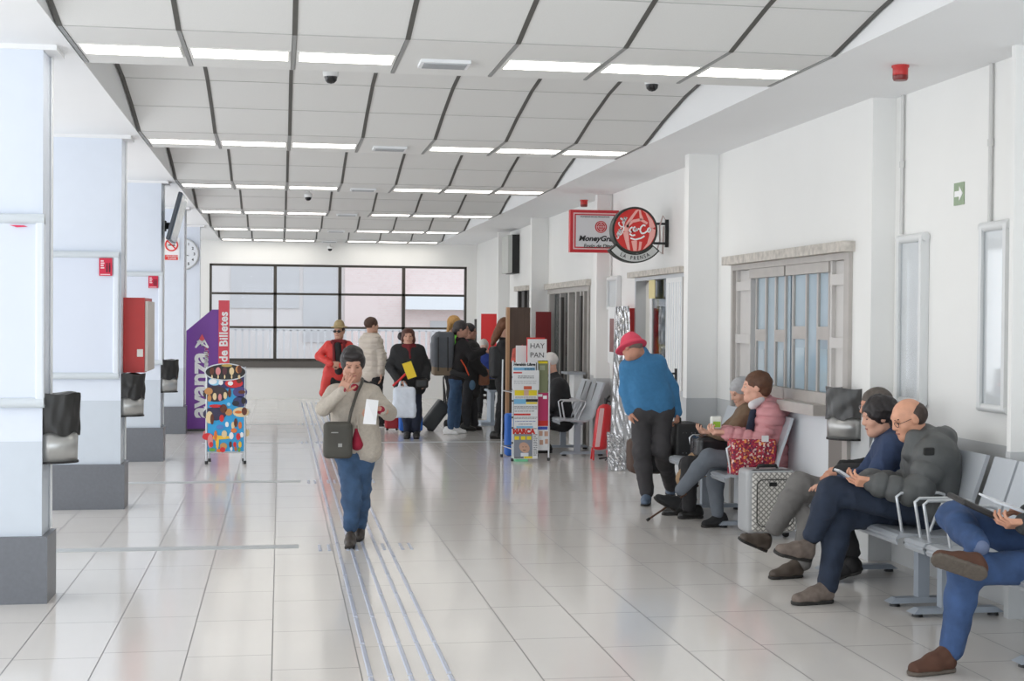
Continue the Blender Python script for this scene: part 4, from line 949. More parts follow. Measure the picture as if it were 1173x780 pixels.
bench('steel waiting bench under the man in the grey padded coat', [(7.56, 8.08), (8.08, 8.60), (8.60, 9.12)], (7.80, 8.90), (7.66,), 7.56, 9.12, .08)
bench('steel waiting bench at the right edge under the man cut off by the frame', [(7.22, 7.48), (6.96, 7.21), (6.42, 6.95), (5.88, 6.41), (5.35, 5.87)], (7.50, 6.33), (7.42, 7.31, 7.06, 5.4), 5.35, 7.48, .08)
bench('steel waiting bench under the woman in the pink jacket', [(10.62, 11.16), (11.16, 11.70), (11.70, 12.24)], (10.95, 12.0), (10.70, 11.72), 10.62, 12.24, .05)
bench('steel waiting bench with a slotted back beside the fire extinguisher', [(16.75, 18.0)], (16.95, 17.85), (16.8, 17.02, 17.24, 17.46, 17.7, 17.95), 16.75, 18.0, -.05, stripes=True)

# ================================================================== FLOOR THINGS ON THE RIGHT
# big red extinguisher leaning on its trolley frame
a = at(681, 520, 16.4); 
YX = 16.3; b0 = at(692, 521, YX); 
r = thing('fire_extinguisher', 'large red fire extinguisher standing by the slotted bench', 'fire extinguisher', (b0.x, YX, 0))
base = Vector((at(687, 518, YX).x, YX, .13)); top = Vector((at(694, 464, YX).x, YX+.02, at(694, 463, YX).z)); ax = (top-base); h = ax.length
MB().lathe(base, [(.04, 0), (.075, .01), (.095, .05), (.097, h*.5), (.095, h-.07), (.07, h-.02), (.03, h)], 24, axis=ax).build('cylinder', cm('extinguisher_red', (206, 46, 52), .3), r)
n_ = ax.normalized()
g = MB(); g.tube([top, top+n_*.07], .022, 10); g.tube([top+n_*.05, top+n_*.10+Vector((.04, 0, 0))], .012, 8); g.tube([top+n_*.04+Vector((.0, 0, 0)), top+Vector((.05, -.03, .03))], .01, 8); g.build('valve', black, r)
g = MB(); g.obox(base+ax*.5+Vector((-.055, -.088, 0)), (.026, 0, 0), ax*.42, (0, .003, 0)); g.build('label_strip', cm('label_pale_red', (232, 190, 190), .5), r)
g = MB(); g.tube([(base.x-.08, YX-.03, .13), (base.x-.09, YX-.06, 0.012)], .012, 8); g.tube([(base.x+.08, YX-.03, .13), (base.x+.09, YX-.06, 0.012)], .012, 8); g.tube([(base.x-.07, YX+.08, .15), (base.x-.07, YX+.14, 0.012)], .012, 8); g.build('stand_leg', cm('extinguisher_red', (206, 46, 52), .3), r)
g = MB(); g.tube([(base.x-.02, YX-.05, .03), (base.x+.10, YX-.05, .045), (base.x+.05, YX-.06, .012)], .010, 8); g.build('hose', black, r)

# foil wrapped panels leaning on the wall
foil = mat('crumpled_silver_foil', s2l(206, 206, 208), .22, metal=.75, bump=1.0, bscale=14)
def leaning(name, label, pts, th, Y, m_, seed):
    # panel outline px quad -> leaning slab with crumpled surface
    random.seed(seed); tl, tr, br, bl = pts; nu, nv = 10, 26; vs = []; fs = []
    A4 = [at(*p, Y) for p in (tl, tr, br, bl)]
    off = (0, 0)
    for j in range(nv+1):
        v = j/nv
        for i in range(nu+1):
            u = i/nu; P = (A4[0]*(1-u)+A4[1]*u)*(1-v)+(A4[3]*(1-u)+A4[2]*u)*v
            P = P.copy(); P.y += (1-v)*.25+random.uniform(-.012, .012)
            if j == nv: P.z = 0.003
            vs.append(tuple(P))
    for j in range(nv):
        for i in range(nu): k = j*(nu+1)+i; fs.append((k, k+nu+1, k+nu+2, k+1))
    n = len(vs); vs += [(x+.0, y+th, z) for x, y, z in vs]
    fs += [tuple(q+n for q in f[::-1]) for f in fs]
    per = [i for i in range(nu+1)]+[j*(nu+1)+nu for j in range(1, nv+1)]+[nv*(nu+1)+i for i in range(nu-1, -1, -1)]+[j*(nu+1) for j in range(nv-1, 0, -1)]
    for i in range(len(per)): a, b = per[i], per[(i+1) % len(per)]; fs.append((a, b, b+n, a+n))
    g = MB(); g.add(vs, fs, 0, False); o = g.build(name, m_); tag(o, label, 'wrapped panel'); return o
leaning('foil_wrapped_panel', 'tall foil wrapped panel leaning beside the hose cabinet', [(712, 351), (727, 350), (727, 535), (699, 530)], .05, 15.4, foil, 3)
leaning('foil_wrapped_panel', 'short foil wrapped panel at the foot of the tall one', [(702, 497), (719, 499), (716, 541), (697, 533)], .05, 15.2, foil, 4)
# white pedestal shelf by the far doors
YK = 18.4; a = at(648, 426, YK); b = at(669, 429, YK)
r = thing('pedestal_shelf', 'grey topped white pedestal beside the far doors', 'shelf', ((a.x+b.x)/2, YK, 0))
MB().box((a.x, YK-.1, a.z-.03), (b.x, YK+.3, a.z)).build('top', cm('grey_laminate', (160, 164, 170), .4), r)
c_ = at(656, 500, YK); d_ = at(666.5, 500, YK); MB().box((c_.x, YK-.05, 0), (d_.x, YK+.25, a.z-.03)).build('panel', whitep, r)
# floor: tactile guide, cross markers, metal cover strips
barm = cm('guide_bar_metal', (182, 188, 204), .3, metal=.2)
r = thing('tactile_guide', 'line of raised metal guide bars with dotted cross markers in the floor', 'tactile paving', (.6, 12, 0))
for k in range(5):
    x = .42+.0915*k; g = MB(); y = 4.6
    while y < 27.5:
        hw = .0125
        g.add([(x-hw, y, .0), (x+hw, y, .0), (x+hw, y+.63, .0), (x-hw, y+.63, .0), (x-hw*.6, y+.01, .006), (x+hw*.6, y+.01, .006), (x+hw*.6, y+.62, .006), (x-hw*.6, y+.62, .006)], [(4,5,6,7),(0,1,5,4),(1,2,6,5),(2,3,7,6),(3,0,4,7)])
        y += .652
    g.build('guide_bar', barm, r)
for yy in (10.27, 14.44, 19.0, 22.3):
    for k in range(11):
        x = .29+.065*k
        if any(abs(x-(.42+.0915*q)) < .025 for q in range(5)): continue
        MB().add([(x-.012, yy-.14, 0), (x+.012, yy-.14, 0), (x+.012, yy+.14, 0), (x-.012, yy+.14, 0), (x-.008, yy-.13, .006), (x+.008, yy-.13, .006), (x+.008, yy+.13, .006), (x-.008, yy+.13, .006)], [(4,5,6,7),(0,1,5,4),(1,2,6,5),(2,3,7,6),(3,0,4,7)]).build('marker_bar', barm, r)
tm = cm('floor_cover_strip', (178, 182, 184), .45)
for n_, (x0, x1, y, w) in enumerate(((-4.8, .14, 10.36, .15), (-4.8, .21, 14.5, .16), (-4.8, .2, 22.3, .16), (1.0, 3.6, 18.95, .13), (-1.0, .2, 18.95, .1))):
    struct(MB().box((x0, y-w/2, 0), (x1, y+w/2, .0025)).build('trim_%d' % (n_+1), tm))
# ================================================================== PEOPLE: smooth-blended volumes turned into continuous surfaces
Z3 = np.array([0, 0, 1.0])
def nrmv(v): v = np.asarray(v, float); return v/(np.linalg.norm(v)+1e-9)
class Vol:
    def __init__(s): s.o = []
    def cap(s, a, b, ra, rb=None, k=.03, sub=False, sq=None, rib=None):
        s.o.append(('c', np.array(a, float), np.array(b, float), ra, ra if rb is None else rb, k, sub, sq, rib)); return s
    def ell(s, c, r, k=.02, M=None, sub=False):
        s.o.append(('e', np.array(c, float), np.array(r, float), k, np.eye(3) if M is None else np.array(M, float), sub)); return s
    def box(s, c, hf, rd=.01, k=.01, M=None, sub=False):
        s.o.append(('b', np.array(c, float), np.array(hf, float), rd, k, np.eye(3) if M is None else np.array(M, float), sub)); return s
    def plane(s, p, n): s.o.append(('p', np.array(p, float), nrmv(n))); return s      # keeps the side n points away from
    def mesh(s, h, wr=0.0, wf=14.0, seed=0, wdir=None, ribz=None, fold=False):
        lo = np.array([1e9]*3); hi = -lo; bbs = []
        for o in s.o:
            if o[0] == 'c': R = max(o[3], o[4])*(max(1, o[7][1]) if o[7] else 1)+.02; a = np.minimum(o[1], o[2])-R; b = np.maximum(o[1], o[2])+R; sub = o[6]
            elif o[0] == 'e': e = np.sqrt(((o[4].T*o[2])**2).sum(1)); a = o[1]-e; b = o[1]+e; sub = o[5]
            elif o[0] == 'b': e = np.abs(o[5].T*(o[2]+o[3])).sum(1); a = o[1]-e; b = o[1]+e; sub = o[6]
            else: bbs.append(None); continue
            bbs.append((a, b))
            if not sub: lo = np.minimum(lo, a); hi = np.maximum(hi, b)
        lo = lo-.03; hi = hi+.03; n = np.ceil((hi-lo)/h).astype(int)+1
        ax = [lo[i]+h*np.arange(n[i]) for i in range(3)]
        D = np.full(tuple(n), .3, np.float32)
        for o, bb in zip(s.o, bbs):
            if o[0] == 'p':
                X, Y, Z = np.meshgrid(*ax, indexing='ij', sparse=True)
                d = (X-o[1][0])*o[2][0]+(Y-o[1][1])*o[2][1]+(Z-o[1][2])*o[2][2]; D = np.maximum(D, d.astype(np.float32)); continue
            i0 = np.clip(np.floor((bb[0]-.09-lo)/h).astype(int), 0, n-1); i1 = np.clip(np.ceil((bb[1]+.09-lo)/h).astype(int)+1, 1, n)
            if (i1 <= i0).any(): continue
            sl = tuple(slice(i0[i], i1[i]) for i in range(3))
            X, Y, Z = np.meshgrid(*[ax[i][sl[i]] for i in range(3)], indexing='ij')
            P = np.stack([X, Y, Z], -1)
            if o[0] == 'c':
                _, a, b, ra, rb, k, sub, sq, rib = o
                q = P
                if sq: dv = nrmv(sq[0]); q = P-((P-a)@dv)[..., None]*dv*(1-1/sq[1]); b2 = b-((b-a)@dv)*dv*(1-1/sq[1])
                else: b2 = b
                ab = b2-a; t = np.clip(((q-a)@ab)/max(ab@ab, 1e-9), 0, 1)
                r = ra+(rb-ra)*t
                if rib: r = r-rib[1]*(1-np.abs(np.sin(PI*t*rib[0])))**2
                d = np.linalg.norm(q-a-t[..., None]*ab, axis=-1)-r
            elif o[0] == 'e':
                _, c, r, k, M, sub = o; q = (P-c)@M.T/r; l = np.linalg.norm(q, axis=-1); g = np.linalg.norm(q/r, axis=-1)+1e-9; d = l*(l-1)/g
            else:
                _, c, hf, rd, k, M, sub = o; q = np.abs((P-c)@M.T)-hf; d = np.linalg.norm(np.maximum(q, 0), axis=-1)+np.minimum(q.max(-1), 0)-rd
            E = D[sl]; kk = max(k, 1e-4)
            if sub:
                m_ = np.maximum(kk-np.abs(E+d), 0)/kk; D[sl] = np.maximum(E, -d)+m_*m_*kk*.25
            else:
                m_ = np.maximum(kk-np.abs(E-d), 0)/kk; D[sl] = np.minimum(E, d)-m_*m_*kk*.25
        if ribz:
            zz = ax[2].astype(np.float32); D = D+(ribz[1]*(1-np.abs(np.sin(PI*zz/ribz[0])))**3)[None, None, :]
        if wr:
            X, Y, Z = np.meshgrid(*[a_.astype(np.float32) for a_ in ax], indexing='ij', sparse=True); rs = np.random.RandomState(seed)
            acc = 0
            for q in range(5):
                v = rs.randn(3); v /= np.linalg.norm(v); f = wf*(1+.7*q)
                if wdir is not None: v = v*.5+np.array(wdir); 
                ph = f*(v[0]*X+v[1]*Y+v[2]*Z)+2.2*np.sin(f*.45*(v[1]*X+v[2]*Y+v[0]*Z)+q)+rs.rand()*6
                acc = acc+np.sin(ph)*.6/(1+.5*q) if (fold and q == 0) or not fold else acc-(1-np.abs(np.sin(ph*.5)))**3*1.3/(1+.2*q)
            D = D+wr*acc*.5
        return s.nets(D, lo, h)
    @staticmethod
    def nets(D, lo, h):
        I = D < 0; n = D.shape
        c = np.zeros((n[0]-1, n[1]-1, n[2]-1), np.int8)
        for i in (0, 1):
            for j in (0, 1):
                for k in (0, 1): c += I[i:n[0]-1+i, j:n[1]-1+j, k:n[2]-1+k]
        act = (c > 0) & (c < 8); idx = np.full(act.shape, -1, np.int64); ids = np.argwhere(act); idx[act] = np.arange(len(ids))
        acc = np.zeros((len(ids), 3)); cnt = np.zeros(len(ids))
        for a in range(3):
            for u in (0, 1):
                for w in (0, 1):
                    o0 = [0, 0, 0]; b, c2 = [q for q in range(3) if q != a]; o0[b] = u; o0[c2] = w; o1 = list(o0); o1[a] = 1
                    d0 = D[tuple((ids+o0).T)]; d1 = D[tuple((ids+o1).T)]; m_ = (d0 < 0) != (d1 < 0)
                    t = np.where(m_, d0/np.where(m_, d0-d1, 1), 0)
                    p = np.tile(np.array(o0, float), (len(ids), 1)); p[:, a] += t; acc[m_] += p[m_]; cnt[m_] += 1
        V = lo+(ids+acc/np.maximum(cnt, 1)[:, None])*h; F = []
        for a in range(3):
            b, c2 = (a+1) % 3, (a+2) % 3
            s0 = [slice(None)]*3; s1 = [slice(None)]*3; s0[a] = slice(0, -1); s1[a] = slice(1, None)
            ch = I[tuple(s0)] != I[tuple(s1)]; e = np.argwhere(ch)
            e = e[(e[:, b] > 0) & (e[:, c2] > 0) & (e[:, b] < n[b]-1) & (e[:, c2] < n[c2]-1)]
            if len(e) == 0: continue
            q = []
            for (db, dc) in ((-1, -1), (0, -1), (0, 0), (-1, 0)):
                f = e.copy(); f[:, b] += db; f[:, c2] += dc; q.append(idx[tuple(f.T)])
            q = np.stack(q, 1); ins = I[tuple(e.T)]; q[~ins] = q[~ins][:, ::-1]; q = q[(q >= 0).all(1)]; F.append(q)
        return V, (np.concatenate(F) if F else np.zeros((0, 4), int))
def vobj(name, parts, parent, smooth=True):
    # parts: list of (V, F, material); one mesh object
    off = np.array(wloc(parent)); V = np.concatenate([p[0] for p in parts])-off; Fs = []; mi = []; k = 0; mats = []
    for v, f, m_ in parts:
        Fs.append(f+k); k += len(v)
        if m_ not in mats: mats.append(m_)
        mi += [mats.index(m_)]*len(f)
    F = np.concatenate(Fs); me = bpy.data.meshes.new(name)
    me.vertices.add(len(V)); me.vertices.foreach_set('co', V.ravel()); me.loops.add(F.size); me.loops.foreach_set('vertex_index', F.ravel().astype(np.int32))
    me.polygons.add(len(F)); me.polygons.foreach_set('loop_start', np.arange(0, F.size, 4, dtype=np.int32)); me.polygons.foreach_set('loop_total', np.full(len(F), 4, np.int32))
    for m_ in mats: me.materials.append(m_)
    me.polygons.foreach_set('material_index', np.array(mi, np.int32)); me.polygons.foreach_set('use_smooth', [smooth]*len(F)); me.update(calc_edges=True); me.validate()
    o = bpy.data.objects.new(name, me); COL.objects.link(o); o.parent = parent; return o

def skinmat(name, rgb): return cm(name, rgb, .55, var=.06, vscale=30)
eyew = cm('eye_white', (225, 222, 216), .3); eyed = cm('eye_iris', (46, 32, 26), .2)
def head(c, f, u, s, skin, lip, brow=(60, 44, 36), eyes=True, h=.0055, neck=None, glasses=None, old=False, closed=False):
    f = nrmv(f); u = nrmv(np.array(u)-f*np.dot(u, f)); r = np.cross(f, u); M = np.array([r, f, u]); c = np.array(c, float)
    L = lambda x, y, z: c+(r*x+f*y+u*z)*s
    v = Vol()
    v.ell(L(0, -.012, .030), np.array((.075, .095, .085))*s, .02, M); v.ell(L(0, .020, -.040), np.array((.060, .072, .076))*s, .04, M)
    v.ell(L(0, .070, -.090), np.array((.026, .021, .022))*s, .03, M); v.cap(L(-.03, .068, .034), L(.03, .068, .034), .016*s, k=.02)
    for q in (-1, 1):
        v.ell(L(.032*q, .092, .010), np.array((.017, .014, .013))*s, .012, M, True); v.ell(L(.04*q, .055, -.022), np.array((.022, .022, .022))*s, .02, M)
        v.ell(L(.077*q, -.008, .0), np.array((.010, .022, .032))*s, .008, M); v.cap(L(.045*q, .01, -.07), L(.02*q, .05, -.088), .022*s, k=.03)
    v.cap(L(0, .084, .02), L(0, .101, -.016), .009*s, .0115*s, .014); v.cap(L(-.010, .093, -.021), L(.010, .093, -.021), .009*s, k=.008)
    v.cap(L(-.016, .083, -.054), L(.016, .083, -.054), .010*s, k=.008)
    if neck is not None: v.cap(L(0, -.025, -.05), neck, .050*s, .056*s, .03)
    out = [(*v.mesh(h), skin)]
    m_ = Vol(); m_.cap(L(-.019, .0900, -.0535), L(.019, .0900, -.0535), .0055*s, k=.003); out.append((*m_.mesh(.003), lip))
    if eyes:
        e = Vol(); d = Vol(); b = Vol()
        for q in (-1, 1):
            if not closed: e.ell(L(.031*q, .0775, .010), np.array((.012, .008, .0055))*s, .001, M)
            d.ell(L(.031*q, .083 if not closed else .082, .009), np.array((.0065, .005, .0055) if not closed else (.013, .006, .003))*s, .001, M)
            b.cap(L(.016*q, .086, .031), L(.046*q, .076, .033), .0042*s, k=.001)
        if not closed: out.append((*e.mesh(.003), eyew))
        out += [(*d.mesh(.0025), eyed), (*b.mesh(.003), cm('brow_%d_%d_%d' % brow, brow, .8))]
    return out, M, L
def hand(w, d, n, side, s=1.0, curl=.35, spread=.12, skin=None, h=.0042, point=False, thumb=.5):
    # w wrist, d direction of the palm, n palm normal (the way the palm faces), side +1 if the thumb leaves to d x n
    d = nrmv(d); n = nrmv(np.array(n)-d*np.dot(n, d)); t = np.cross(d, n)*side; w = np.array(w, float); v = Vol()
    P = lambda a, b, c_: w+(d*a+t*b+n*c_)*s
    v.cap(P(-.03, 0, 0), P(.01, 0, 0), .024*s, .026*s, .015); M = np.array([d, t, n]); v.box(P(.048, 0, 0), np.array((.034, .030, .006))*s, .010*s, .012, M)
    lens = [(.041, .025, .019), (.045, .028, .020), (.042, .026, .019), (.033, .020, .017)]
    for i, l in enumerate(lens):
        b = .030-.020*i; p = P(.086-.004*abs(i-1), b, 0); a = spread*(1.2-i*.8); ang = 0; cu = curl*(1+.08*i)
        if point and i == 0: cu = .08
        for j, ll in enumerate(l):
            ang += cu*(1.0 if j else .8)
            dr = (d*math.cos(a)+t*math.sin(a))*math.cos(ang)+n*math.sin(ang); q = p+dr*ll*s
            v.cap(p, q, (.0088-.0008*j)*s, (.0082-.0009*j)*s, .004); p = q
    p = P(.018, .026, .004); a = thumb
    for j, ll in enumerate((.040, .030, .024)):
        dr = nrmv(d*math.cos(a+.25-.12*j)+t*math.sin(a+.25-.12*j)+n*(.25+.35*j*curl)); q = p+dr*ll*s; v.cap(p, q, (.0125-.0018*j)*s, (.0105-.0014*j)*s, .008); p = q
    return (*v.mesh(h), skin)
def shoe(ank, toe, up, upper, sole, parent, s=1.0, h=.009, laces=None, low=True, ln=.265, nm='shoe', solename='sole'):
    ank = np.array(ank, float); toe = np.array(toe, float); u = nrmv(up); f = toe-ank; f2 = nrmv(f-u*np.dot(f, u))
    r = np.cross(f2, u); M = np.array([r, f2, u])
    B = toe-f2*ln*s             # back of the heel at sole level
    L = lambda x, y, z: B+(r*x+f2*y+u*z)*s
    v = Vol()
    v.cap(L(0, .045, .045), L(0, .13, .045), .040*s, .040*s, .03, sq=(r, .9)); v.cap(L(0, .13, .04), L(0, .222, .028), .042*s, .034*s, .03, sq=(r, 1.1)); v.cap(L(0, .05, .05), L(0, .055, .085), .038*s, .036*s, .03)
    v.cap(L(0, .12, .055), L(0, .07, .075), .035*s, .036*s, .03); v.plane(L(0, 0, .014), -u)
    o = vobj(nm, [(*v.mesh(h), upper)], parent)
    g = Vol(); g.cap(L(0, .045, .012), L(0, .22, .012), .040*s, .040*s, .02, sq=(r, 1.05)); g.plane(L(0, 0, .020), u); g.plane(L(0, 0, .0), -u)
    vobj(solename, [(*g.mesh(h*.8), sole)], o)
    if laces:
        g = Vol()
        for q in range(4): g.cap(L(-.022, .10+.022*q, .080-.010*q), L(.022, .11+.022*q, .080-.010*q), .0045*s, k=.001)
        vobj('laces', [(*g.mesh(.004), laces)], o)
    return o
LIP = cm('lip', (150, 84, 78), .5)
def person(label, Y, J, face, skin=(205, 160, 138), up=(0, 0, 1), s=1.0, headc=None, top=None, topt=.018, bottom=None, btop=.016, hs=1.0, h=.010, ribs=None, hairf=None, hem=None, ak=.018, wr=.010, shoes=None, brow=(60, 44, 36), hands=None, loc=None, collar=None, legs=True, eyes=True, root=None, closed=False, name='person', ptop=None, armt=None, wf=17, hidelower=False, group=None, bust=0, legr=1.0, hemo=None, ribz=None, stand='lr', heel=False, topname='jacket', botname='trousers', sleeve=True):
    """J: joints as (px, py, dY) in the photo or 3-vectors; keys head neck shl shr ell elr wrl wrr pel hipl hipr knl knr anl anr toel toer"""
    W = {}
    for k, v in J.items():
        W[k] = np.array(at(v[0], v[1], Y+v[2])) if not isinstance(v, np.ndarray) else v
    for sd in 'lr':
        if sd in stand: W['an'+sd][2] = max(W['an'+sd][2], .085) if heel else .088; W['toe'+sd][2] = 0.001
    root = thing(name, label, 'person', loc or (W['pel'][0], W['pel'][1], 0), group)
    sk = skinmat('skin_%d_%d_%d' % skin, skin)
    hd_, M, L = head(W['head'], face, up, hs, sk, LIP, brow, eyes, neck=W['neck'], closed=closed or Y > 13, h=.0055 if Y < 13 else .0075)
    b = Vol(); T = Vol(); t = topt
    shl, shr, pel, nk = W['shl'], W['shr'], W['pel'], W['neck']; hl, hr = W['hipl'], W['hipr']; mid = (shl+shr)/2
    il, ir = mid+(shl-mid)*.55, mid+(shr-mid)*.55
    il2, ir2 = il+(pel-mid)*.12, ir+(pel-mid)*.12
    for v, e in ((b, -.012), (T, t)):
        v.cap(shl, shr, (.055+e)*s, k=.05); v.cap(il2, hl+(mid-pel)*.12, (.098+e)*s, (.095+e)*s, .07); v.cap(ir2, hr+(mid-pel)*.12, (.098+e)*s, (.095+e)*s, .07)
        v.cap(mid+(pel-mid)*.15, pel, (.10+e)*s, (.105+e)*s, .07); v.cap(mid, nk, (.06+e)*s, (.052+e*.6)*s, .05)
    if bust:
        fr = nrmv(np.cross(pel-mid, shl-shr)); fr = fr*np.sign(np.dot(fr, nrmv(face))+1e-6)
        for q in (il, ir): T.ell(q+(pel-mid)*.30+fr*(.07*s), np.array((.07, .07, .07))*s*bust, .06)
    for sd in 'lr':
        a, e_, w = W['sh'+sd], W['el'+sd], W['wr'+sd]; at_ = t if armt is None else armt
        b.cap(a, e_, .042*s, .035*s, .03); b.cap(e_, w, .036*s, .026*s, .03)
        rb = ribs if ribs else None
        T.cap(a, e_, (.052+at_)*s, (.044+at_)*s, ak*1.6, rib=rb); T.cap(e_, e_+(w-e_)*(1.0 if sleeve else .0001), (.043+at_)*s, (.034+at_*.8)*s, ak, rib=rb)
        if legs:
            H, K, A = W['hip'+sd], W['kn'+sd], W['an'+sd]; b.cap(H, K, .07*s, .05*s, .04); b.cap(K, A, .048*s, .034*s, .03)
    if hem is not None:
        for q in hem: T.cap(q[0] if isinstance(q[0], np.ndarray) else np.array(at(q[0][0], q[0][1], Y+q[0][2])), q[1] if isinstance(q[1], np.ndarray) else np.array(at(q[1][0], q[1][1], Y+q[1][2])), q[2], q[3], .07)
    if hemo: hemo(T, W)
    parts = hd_+[(*b.mesh(h*1.3), sk)]
    for sd in 'lr':
        if hands and hands.get(sd):
            k = dict(hands[sd]); parts.append(hand(W['wr'+sd], k.pop('d'), k.pop('n'), k.pop('side', 1), skin=sk, h=.0042 if Y < 13 else .006, **k))
    body = vobj('body', parts, root)
    if top is not None: 
        jk = vobj(topname, [(*T.mesh(h, wr, ribz=ribz, fold=True, wf=wf, seed=int(Y*7+J['head'][0] if not isinstance(J['head'], np.ndarray) else Y*7)), top)], root)
    else: jk = None
    if bottom is not None and legs:
        Bm = Vol(); t2 = btop
        Bm.cap(hl, hr, (.095+t2)*s, k=.05); Bm.cap(pel, pel+(mid-pel)*.18, (.10+t2*.6)*s, k=.05)
        for sd in 'lr':
            H, K, A = W['hip'+sd], W['kn'+sd], W['an'+sd]
            Bm.cap(H, K, (.080+t2)*s*legr, (.056+t2)*s*legr, .04); Bm.cap(K, K+(A-K)*.35, (.056+t2)*s*legr, (.056+t2)*s*legr, .04); Bm.cap(K+(A-K)*.35, A+(K-A)*.04, (.056+t2)*s*legr, (.040+t2)*s*legr, .03)
        vobj(botname, [(*Bm.mesh(h, wr*1.1, fold=True, wf=wf*1.3, seed=int(Y*13)), bottom)], root)
    if shoes:
        for sd in 'lr':
            k = shoes.get(sd) or (shoes if 'upper' in shoes else None)
            if not k: continue
            k = dict(k); upv = k.pop('up', None)
            if upv is None: upv = Z3 if sd in stand else W['kn'+sd]-W['an'+sd]
            shoe(W['an'+sd], W['toe'+sd], upv, k.pop('upper'), k.pop('sole'), root, s=k.pop('s', s), h=k.pop('h', h), **k)
    if hairf: hairf(root, M, L, hs, body)
    return root, W, M, L, body
def hair(name, root, ells, mt, M, L, hs, cut=True, wr=.004, h=.007, wf=60, caps=(), cutz=-.02, seed=1, cute=None):
    v = Vol()
    for (p, r) in ells: v.ell(L(*p), np.array(r)*hs, .02, M)
    for (a, b_, ra, rb) in caps: v.cap(L(*a), L(*b_), ra*hs, rb*hs, .02)
    if cut:
        for (p, r) in (cute or [((0, .115, -.035), (.072, .075, .095)), ((0, .04, -.085), (.062, .05, .04))]): v.ell(L(*p), np.array(r)*hs, .01, M, True)
    return vobj(name, [(*v.mesh(h, wr, wf=wf, seed=seed), mt)], root)
def hair_short(mt, vol=1.0, extra=(), **k):
    def fn(root, M, L, hs, body):
        hair('hair', root, [((0, -.018, .040), (.084*vol, .100*vol, .088*vol))]+list(extra), mt, M, L, hs, **k)
    return fn
def glasses_part(root, M, L, hs, m_, lens=None):
    v = Vol()
    for q in (-1, 1):
        pts = [L(q*.034+.024*math.cos(a), .093, .006+.016*math.sin(a)) for a in [2*PI*k/12 for k in range(12)]]
        for i in range(12): v.cap(pts[i], pts[(i+1) % 12], .0022*hs, k=.001)
        v.cap(L(q*.058, .090, .010), L(q*.078, .0, .012), .0022*hs, k=.001)
        if lens: v.ell(L(q*.034, .093, .006), np.array((.024, .004, .017))*hs, .001, M)
    v.cap(L(-.01, .096, .010), L(.01, .096, .010), .002*hs, k=.001)
    return vobj('glasses', [(*v.mesh(.003), m_)], root)
A3 = lambda px, py, Y: np.array(at(px, py, Y))

# ---- woman walking towards the camera
cardi = cm('oatmeal_wool', (186, 177, 165), .9, var=.08, vscale=50, bump=.5, bscale=160)
denim = cm('blue_denim', (58, 84, 116), .85, var=.25, vscale=9, bump=.3, bscale=300)
crim = cm('crimson_knit', (150, 24, 52), .8)
bkhair = cm('black_hair', (38, 33, 34), .5, var=.2, vscale=40); soleb = cm('dark_sole', (40, 38, 36), .7); brsh = cm('dark_brown_leather', (62, 54, 48), .5)
Y = 10.45
J = dict(head=(404, 417, -.03), neck=(405, 441, 0), shl=(425, 451, 0), shr=(384, 451, 0), ell=(446, 473, -.05), elr=(370, 468, -.12), wrl=(437, 470, -.27), wrr=(391, 449, -.24),
         pel=(407, 508, 0), hipl=(419, 512, 0), hipr=(396, 512, 0), knl=(413, 560, .02), knr=(403, 560, -.10), anl=(412, 603, .22), anr=(402, 604, -.06), toel=(409, 617, .05), toer=(400, 621, -.28))
def hw(root, M, L, hs, body):
    hair('hair', root, [((0, -.018, .045), (.087, .102, .088)), ((.06, .0, .01), (.026, .055, .055)), ((-.06, .0, .01), (.026, .055, .055)), ((0, .05, .09), (.07, .04, .03))], bkhair, M, L, hs, wr=.006)
root, W, M, L, body = person('woman walking towards the camera in an oatmeal cardigan, hand to her face, holding a receipt', Y, J, (0.02, -1, -.42), (196, 148, 126), (0, -.2, 1), .86,
    top=cardi, topt=.018, bottom=denim, btop=.018, hairf=hw, shoes=dict(upper=brsh, sole=soleb), closed=True, topname='cardigan', botname='jeans', bust=.9, h=.0095, heel=True,
    hem=[((418, 505, 0), (424, 517, -.03), .10, .085), ((396, 500, 0), (391, 510, -.03), .10, .085)],
    hands=dict(r=dict(d=(.32, -.05, .65), n=(.2, 1, .1), side=-1, curl=.34, spread=.16, s=.9), l=dict(d=(-.75, -.2, .2), n=(0, -.2, -1), side=-1, curl=.75)))
v = Vol(); v.cap(A3(408, 492, Y-.118), A3(409, 509, Y-.118), .012, .045, .01); vobj('crimson_top', [(*v.mesh(.008), crim)], root)
v = Vol(); v.cap(A3(406, 445, Y-.07), A3(407, 460, Y-.085), .035, .012); vobj('crimson_neckline', [(*v.mesh(.008), crim)], root)
v = Vol()
for sx in (-1, 1): v.cap(A3(407+sx*9, 440, Y-.05), A3(407+sx*5, 458, Y-.105), .015, .012, .01); v.cap(A3(407+sx*5, 458, Y-.105), A3(408+sx*1.5, 486, Y-.125), .012, .008, .01); v.cap(A3(408+sx*1.5, 486, Y-.125), A3(408+sx*9, 520, Y-.11), .008, .008, .01)
vobj('cardigan_edge', [(*v.mesh(.007), cardi)], root)
for sd, e in (('r', 'elr'), ('l', 'ell')):
    v = Vol(); d = nrmv(W[e]-W['wr'+sd]); v.cap(W['wr'+sd]+d*-.01, W['wr'+sd]+d*.04, .034, .038, .001)
    vobj('cuff', [(*v.mesh(.006), crim)], root)
